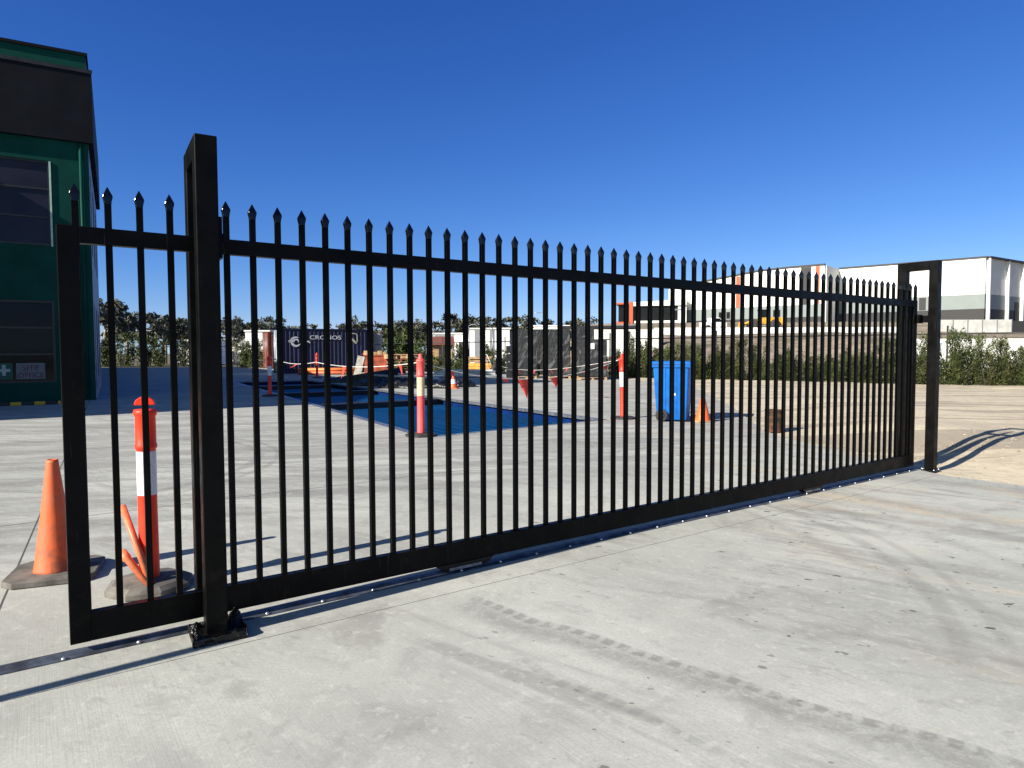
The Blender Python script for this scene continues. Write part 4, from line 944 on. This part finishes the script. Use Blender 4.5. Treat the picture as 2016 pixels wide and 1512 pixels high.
for x in (-1.5, 1.0):
    for y in (-.85, .85):
        wo = MB().lathe([(.25, -.2), (.58, -.22), (.62, -.1), (.62, .1), (.58, .22), (.25, .2)], 18, Matrix.Translation((x, y, .6)) @ Matrix.Rotation(R(90), 4, 'X')).build('wheel', M['darkrubber'], ld)
        MB().lathe([(.24, -.16), (.24, .16)], 12, Matrix.Translation((x, y, .6)) @ Matrix.Rotation(R(90), 4, 'X')).build('rim', M['yellow'], wo)
# small utility van left of the loader
vn = thing('ute', 'small white work vehicle parked left of the yellow loader', 'vehicle', (25.2, 85, 4.05), R(5))
m = MB(); m.wallprism([(-1.5, .35), (1.5, .35), (1.5, .95), (.95, 1.0), (.6, 1.55), (-.4, 1.55), (-.5, 1.0), (-1.5, 1.0)], -.8, .8); m.build('body', M['white'], vn, .06)
m = MB(); m.wallprism([(-.35, 1.02), (.85, 1.02), (.55, 1.48), (-.33, 1.48)], -.815, -.802); m.build('side_window', M['glass'], vn)
for x in (-.95, .95): MB().lathe([(.3, -.1), (.33, -.08), (.33, .08), (.3, .1)], 16, Matrix.Translation((x, -.78, .33)) @ Matrix.Rotation(R(90), 4, 'X')).build('wheel', M['darkrubber'], vn)

# ------------------------------------------------------------ middle distance buildings
def shed(name, label, cat, loc, rz, L, W, H, stripes=(), door=None, roofm=None, body='white', gable=0):
    t = thing(name, label, cat, loc, rz)
    if gable: MB().add([(0, 0, 0), (L, 0, 0), (L, W, 0), (0, W, 0), (0, 0, H), (L, 0, H), (L, W, H), (0, W, H)], [(0, 1, 5, 4), (1, 2, 6, 5), (2, 3, 7, 6), (3, 0, 4, 7)]).build('wall', M[body], t)
    else: MB().box(0, L, 0, W, 0, H).build('wall', M[body], t)
    if gable:
        m = MB(); m.add([(-.3, -.4, H), (L + .3, -.4, H), (L + .3, W + .4, H), (-.3, W + .4, H), (-.3, W / 2, H + gable), (L + .3, W / 2, H + gable)], [(0, 1, 5, 4), (2, 3, 4, 5), (1, 2, 5), (3, 0, 4), (0, 3, 2, 1)]); m.build('roof', M[roofm or 'roofline'], t)
    else: MB().box(-.15, L + .15, -.15, W + .15, H + .002, H + .2).build('roof', M[roofm or 'offwhite'], t)
    for a, b in stripes: MB().box(a, b, -.06, -.003, 0, H - .02).build('grey_panel', M['greycab'], t)
    if door: MB().box(door[0], door[1], -.05, -.003, 0, door[2]).build('door', M['wh_dark'], t)
    return t
shed('factory_unit', 'white factory unit with tall grey wall panels beyond the yard', 'factory', (-5.9, 90, 0), 0, 5.6, 14, 4.45, [(.95, 1.75), (2.95, 3.55)])
shed('low_factory', 'long low white factory with a dark doorway beyond the yard', 'factory', (-11.0, 95, 0), 0, 5.0, 12, 3.95, [(.2, 2.9)], (3.6, 4.1, 2.9))
shed('grey_factory', 'pale grey factory wall behind the crate stack', 'factory', (-.2, 92, 0), 0, 5.2, 14, 4.3, [(2.2, 2.4)], None, 'roofline', 'greycab')
shed('long_warehouse', 'distant white stepped roof building beyond the wrapped pallets', 'warehouse', (3.4, 102, 0), 0, 5.2, 14, 5.25, (), None, 'white')
shed('white_store', 'distant white store between the rust red container and the trees', 'warehouse', (-42.6, 100, 0), R(5), 6.4, 14, 3.4, (), None, 'white')
shed('white_annex', 'tall white annexe just left of the rust red container', 'warehouse', (-38.9, 99, 0), R(5), 3.4, 12, 4.55, [(3.1, 3.38)], None, 'white')
shed('grey_house', 'small flat roofed pale building among the left trees', 'house', (-40.6, 82, 0), R(4), 3.4, 8, 2.85, [(.4, 1.0), (1.6, 2.6)], None, 'white')
shed('brick_hut', 'small hut with a brown red roof seen over the bushes', 'house', (-9.1, 76, 0), R(10), 2.4, 4, 2.25, (), (.9, 1.5, 1.9), 'red_roof', 'cream' if False else 'wood', 1.0)
# light poles
def pole(loc, h, label, arm=1.0, rz=0, curve=False):
    t = thing('street_lamp', label, 'street lamp', loc, rz)
    MB().tube([(0, 0, 0), (0, 0, h)], [.09, .06], 10).build('pole', M['galv'], t)
    pts = [(0, 0, h)] + [(-arm * math.sin(i / 6 * 1.6), 0, h + .5 * math.sin(i / 6 * 3.1) * .9) for i in range(1, 7)] if curve else [(0, 0, h), (arm, 0, h + .12)]
    MB().tube(pts, .045, 8).build('arm', M['galv'], t)
    e = pts[-1]; MB().box(e[0] - .3, e[0] + .3, -.12, .12, e[2] - .05, e[2] + .06).build('lamp_head', M['greycab'], t, .02)
pole((-2.25, 80, 0), 4.2, 'street lamp with an arched arm above the white factory', 1.0, 0, True)
pole((-5.0, 79, 0), 4.5, 'slim pale light pole before the white factory panels', .5)
pole((-9.0, 78, 0), 4.5, 'light pole rising beside the brown roofed hut', .5, R(180))
pole((-42.2, 78, 0), 3.9, 'light pole standing among the dark trees on the left', .5)
pole((3.4, 110, 0), 7.7, 'tall street lamp with a straight arm above the wrapped pallets', 1.6)
pole((13.6, 57, .5), 4.3, 'thin pale pole on the earth bank before the office', .3)

# ------------------------------------------------------------ fences
def mesh_fence(pts, h, label, step):
    t = thing('wire_fence', label, 'fence', (pts[0][0], pts[0][1], 0)); o = Vector((pts[0][0], pts[0][1], 0)); rl = MB(); posts = []
    for (x0, y0), (x1, y1) in zip(pts, pts[1:]):
        a = Vector((x0, y0, 0)) - o; b = Vector((x1, y1, 0)) - o; L_ = (b - a).length; n = max(1, round(L_ / step))
        rl.tube([a + Vector((0, 0, h)), b + Vector((0, 0, h))], .035, 6)
        rl.tube([a + Vector((0, 0, .15)), b + Vector((0, 0, .15))], .008, 4)
        for i in range(n): posts.append(a.lerp(b, i / n))
    rl.build('rail', M['fence'], t); f = None
    for p in posts:
        if f is None: f = MB().tube([(0, 0, -.05), (0, 0, h + .35)], .035, 8).build('post', M['fence'], t); f.location = p
        else: q = f.copy(); COL.objects.link(q); q.parent = t; q.location = p
HP0, HP1 = Vector((5.6, 36.6)), Vector((24, 22.95)); HD = (HP1 - HP0).normalized(); HN = Vector((-HD.y, HD.x))
a_ = HP0 + HN * 1.5; b_ = HP0 + HD * 40 + HN * 1.5
mesh_fence([tuple(a_), tuple(b_)], 2.12, 'thin black fence with a single top rail behind the hedge', 5.2)
mesh_fence([(5.5, 38), (-.45, 44.6), (-14, 57), (-28, 69), (-60, 73)], 2.1, 'thin black fence along the back of the concrete yard', 6)

# ------------------------------------------------------------ vegetation
def leaf_quads(m, c, r, n, size, flat=1., upright=0., rnd=random):
    for _ in range(n):
        d = Vector((rnd.gauss(0, 1), rnd.gauss(0, 1), rnd.gauss(0, 1))).normalized() * (rnd.random() ** .45) * r; d.z *= flat
        p = Vector(c) + d; u = Vector((rnd.gauss(0, 1), rnd.gauss(0, 1), rnd.gauss(0, 1) + upright)).normalized(); v = u.orthogonal().normalized()
        v = Matrix.Rotation(rnd.uniform(0, 6.28), 3, u) @ v; s = size * rnd.uniform(.6, 1.35); wv = s * (.5 if upright == 0 else .24)
        m.add([p - u * s - v * wv * .2, p + v * wv, p + u * s, p - v * wv], [(0, 1, 2, 3)])
def tree_proto(h, seed, leafm, name='gum_tree', spread=.5, nclump=13, leaves=70, size=.28, bare=False):
    rnd = random.Random(seed); t = thing(name, 'x', 'tree'); tm = MB(); cm = MB()
    top = Vector((rnd.uniform(-.2, .2), rnd.uniform(-.2, .2), h * .62)); tm.tube([(0, 0, -.2), (rnd.uniform(-.1, .1), 0, h * .3), top], [h * .025, h * .02, h * .012], 7)
    for i in range(nclump):
        a = rnd.uniform(0, 6.28); rr_ = h * spread * rnd.uniform(.15, 1) * .62; z = h * rnd.uniform(.45, .93) - rr_ * .25
        e = Vector((math.cos(a) * rr_, math.sin(a) * rr_, z)); s = Vector((0, 0, h * .3)).lerp(top, rnd.uniform(.1, 1))
        tm.tube([s, s.lerp(e, .5) + Vector((0, 0, h * .03)), e], [h * .010, h * .007, h * .003], 5)
        if not bare or i < 4: leaf_quads(cm, e, h * rnd.uniform(.07, .15), leaves, size, .65, 0, rnd)
    tm.build('trunk', M['bark'], t); cm.build('crown', leafm, t); return t
TL = [(-48.0, 80, 6.8), (-49.9, 85, 6.1), (-45.4, 80, 6.2), (-49.3, 90, 6.2), (-45.0, 85, 5.0), (-48.5, 95, 5.8), (-44.3, 90, 5.2), (-47.5, 100, 5.7), (-45.7, 110, 6.2), (-48.3, 120, 6.4), (-42.6, 110, 5.5), (-47.9, 130, 6.8), (-42.0, 120, 6.7), (-47.4, 150, 7.6), (-44.4, 150, 7.4), (-38.8, 150, 8.0), (-38.0, 160, 7.9), (-31.1, 140, 8.2), (-29.8, 150, 7.5), (-26.9, 150, 7.9), (-26.0, 160, 8.6), (-21.6, 150, 7.9), (-20.7, 160, 8.2), (-16.6, 150, 8.1), (-13.2, 150, 9.8), (-12.3, 160, 9.5), (-9.3, 150, 8.1), (-7.5, 160, 8.3), (-5.3, 150, 8.9), (-3.3, 160, 8.8), (-.8, 150, 8.6), (2.5, 150, 9.5), (4.7, 160, 8.7), (6.4, 150, 7.4), (8.9, 160, 7.7), (13.0, 170, 9.2), (15.6, 170, 9.3), (18.1, 170, 9.3), (21.6, 180, 8.5), (25.2, 180, 8.5)]
protos = [tree_proto(8, s, M['leaf_gum'], spread=sp_, nclump=n_, leaves=60) for s, sp_, n_ in ((1, .5, 12), (2, .62, 14), (3, .42, 10), (4, .55, 9))]
used = set()
extra = []
rt = random.Random(3)
for x, y, h in TL: extra.append((x + rt.uniform(2, 4.5), y + rt.uniform(4, 12), h * rt.uniform(.72, .95)))
for i, (x, y, h) in enumerate(TL + extra):
    h *= 1.22 if x < -41.5 and y < 125 else 1.1
    p = protos[i % 4]
    o = p if (i % 4) not in used else copy_tree(p); used.add(i % 4)
    o.location = (x, y, 0); k_ = h / 8 * (1.0); o.scale = (k_ * 1.05, k_ * 1.05, k_ * 1.06); o.rotation_euler = (0, 0, rt.uniform(0, 6.28))
    if x < -41.5 and y < 125: o['label'] = 'dark gum tree in the cluster between the green building and the tall gate post'; o['group'] = 'gum trees by the green building'
    elif x < -20: o['label'] = 'grey green gum tree rising behind the containers'; o['group'] = 'gum trees behind the containers'
    else: o['label'] = 'grey green gum tree on the skyline beyond the white factories'; o['group'] = 'gum trees on the skyline'
dead = tree_proto(8, 21, M['leaf_gum'], 'bare_tree', .4, 12, 25, .2, True); tag(dead, 'thin half bare tree just right of the navy container', 'tree'); dead.location = (-27.5, 140, 0); dead.scale = (.75, .75, .92)
# shrubs
def shrub_proto(name, h, w_, seed, leafm, n=900, size=.09, upright=1.2):
    rnd = random.Random(seed); t = thing(name, 'x', 'shrub'); st_ = MB(); cm = MB()
    for i in range(9):
        a = rnd.uniform(0, 6.28); r = w_ * rnd.uniform(.1, .8); e = Vector((math.cos(a) * r, math.sin(a) * r * .8, h * rnd.uniform(.5, 1.08)))
        st_.tube([(e.x * .2, e.y * .2, -.03), e * .55 + Vector((0, 0, .05)), e], [.02, .014, .005], 5)
        for j in range(6):
            f = .12 + j * .17; p = Vector((e.x * (.5 + .5 * f), e.y * (.5 + .5 * f), e.z * min(f, 1.0)))
            leaf_quads(cm, p, w_ * (.42 - .24 * f), int(n / 54), size, 1.25, upright, rnd)
        leaf_quads(cm, e, w_ * .13, 26, size, 2.0, 1.2, rnd)
    st_.build('stem', M['stem'], t); cm.build('foliage', leafm, t); return t
sp_h = [shrub_proto('hedge_shrub', 1.75, .85, s, M['leaf_hedge'], 2900, .062) for s in (31, 32, 33, 34)]
used = set(); i = 0; rs = random.Random(5); d = 0
prof_h = [(0, 1.95), (3, 1.85), (6, 1.65), (9, 1.35), (11, 1.35), (13, 1.75), (15, 1.8), (17.5, 1.75), (20, 1.8), (22, 1.35), (40, 1.5)]
def ph(d):
    for (a, u), (b, v) in zip(prof_h, prof_h[1:]):
        if d <= b: return u + (v - u) * (d - a) / (b - a)
    return 1.5
while d < 27:
    for row in (0, .7):
        p = HP0 + HD * (d + row * .6) + HN * (row + rs.uniform(-.15, .15) + .25); k_ = i % 4
        o = sp_h[k_] if k_ not in used else copy_tree(sp_h[k_]); used.add(k_); i += 1
        hh = ph(d) * (rs.uniform(.55, .9) if row == 0 else rs.uniform(.7, 1.2)); o.location = (p.x, p.y, 0); q_ = rs.uniform(.8, 1.1); o.scale = (q_, q_, hh / 1.75); o.rotation_euler = (0, 0, rs.uniform(0, 6.28))
        seg = 'behind the blue bin' if d < 9 else ('seen through the right half of the gate' if d < 18 else 'right of the far portal frame')
        o['label'] = 'feathery green hedge shrub ' + seg; o['group'] = 'hedge shrubs ' + seg
    d += rs.uniform(.6, .95)
sp_b = [shrub_proto('bush', 2.0, 1.2, s, M['leaf_bush'], 900, .13, .3) for s in (51, 52, 53)]
BL = [(-47, 74, 3.6, 0), (-44.5, 74.5, 3.0, 0), (-42.5, 74, 3.4, 0), (-40.5, 74.5, 2.6, 0), (-38.5, 74, 2.8, 0), (-36.3, 74.5, 2.7, 0), (-49.5, 75, 3.5, 0), (-46, 77, 4.2, 0), (-41.3, 77, 3.3, 0),
      (-27.3, 69, 2.1, 1), (-26.2, 66.5, 2.4, 1), (-25, 65.6, 2.5, 1), (-23.9, 65, 2.2, 1), (-22.6, 64, 1.6, 1),
      (-9.9, 55.5, 2.9, 2), (-9.0, 55, 3.3, 2), (-8.1, 54.5, 3.0, 2), (-7.2, 53.5, 2.2, 2), (-6.4, 53, 1.7, 2), (-9.4, 58, 3.4, 2),
      (-5.6, 50, 1.05, 3), (-4.7, 49.5, 1.2, 3), (-3.9, 49, 1.0, 3), (-1.7, 47, 1.5, 3), (-.9, 46.5, 1.3, 3), (-3.0, 80, 2.4, 3), (-6.5, 82, 2.3, 3), (-8.5, 84, 2.0, 3), (-.6, 82, 1.7, 3), (1.2, 82, 1.9, 3)]
BLAB = ['dark leafy bush along the back fence between the green building and gate post', 'olive bush at the fence left of the containers', 'bright green bush behind the old brown pallets', 'low olive bush along the back fence behind the beams']
BGRP = ['bushes by the green building', 'bushes left of the containers', 'bushes behind the pallets', 'low bushes behind the beams']
used = set()
for i, (x, y, h, g) in enumerate(BL):
    k_ = i % 3; o = sp_b[k_] if k_ not in used else copy_tree(sp_b[k_]); used.add(k_)
    o.location = (x, y, -.05); q = h / 2; o.scale = (max(.8, q * .9), max(.8, q * .9), q); o.rotation_euler = (0, 0, rs.uniform(0, 6.28)); o['label'] = BLAB[g]; o['group'] = BGRP[g]
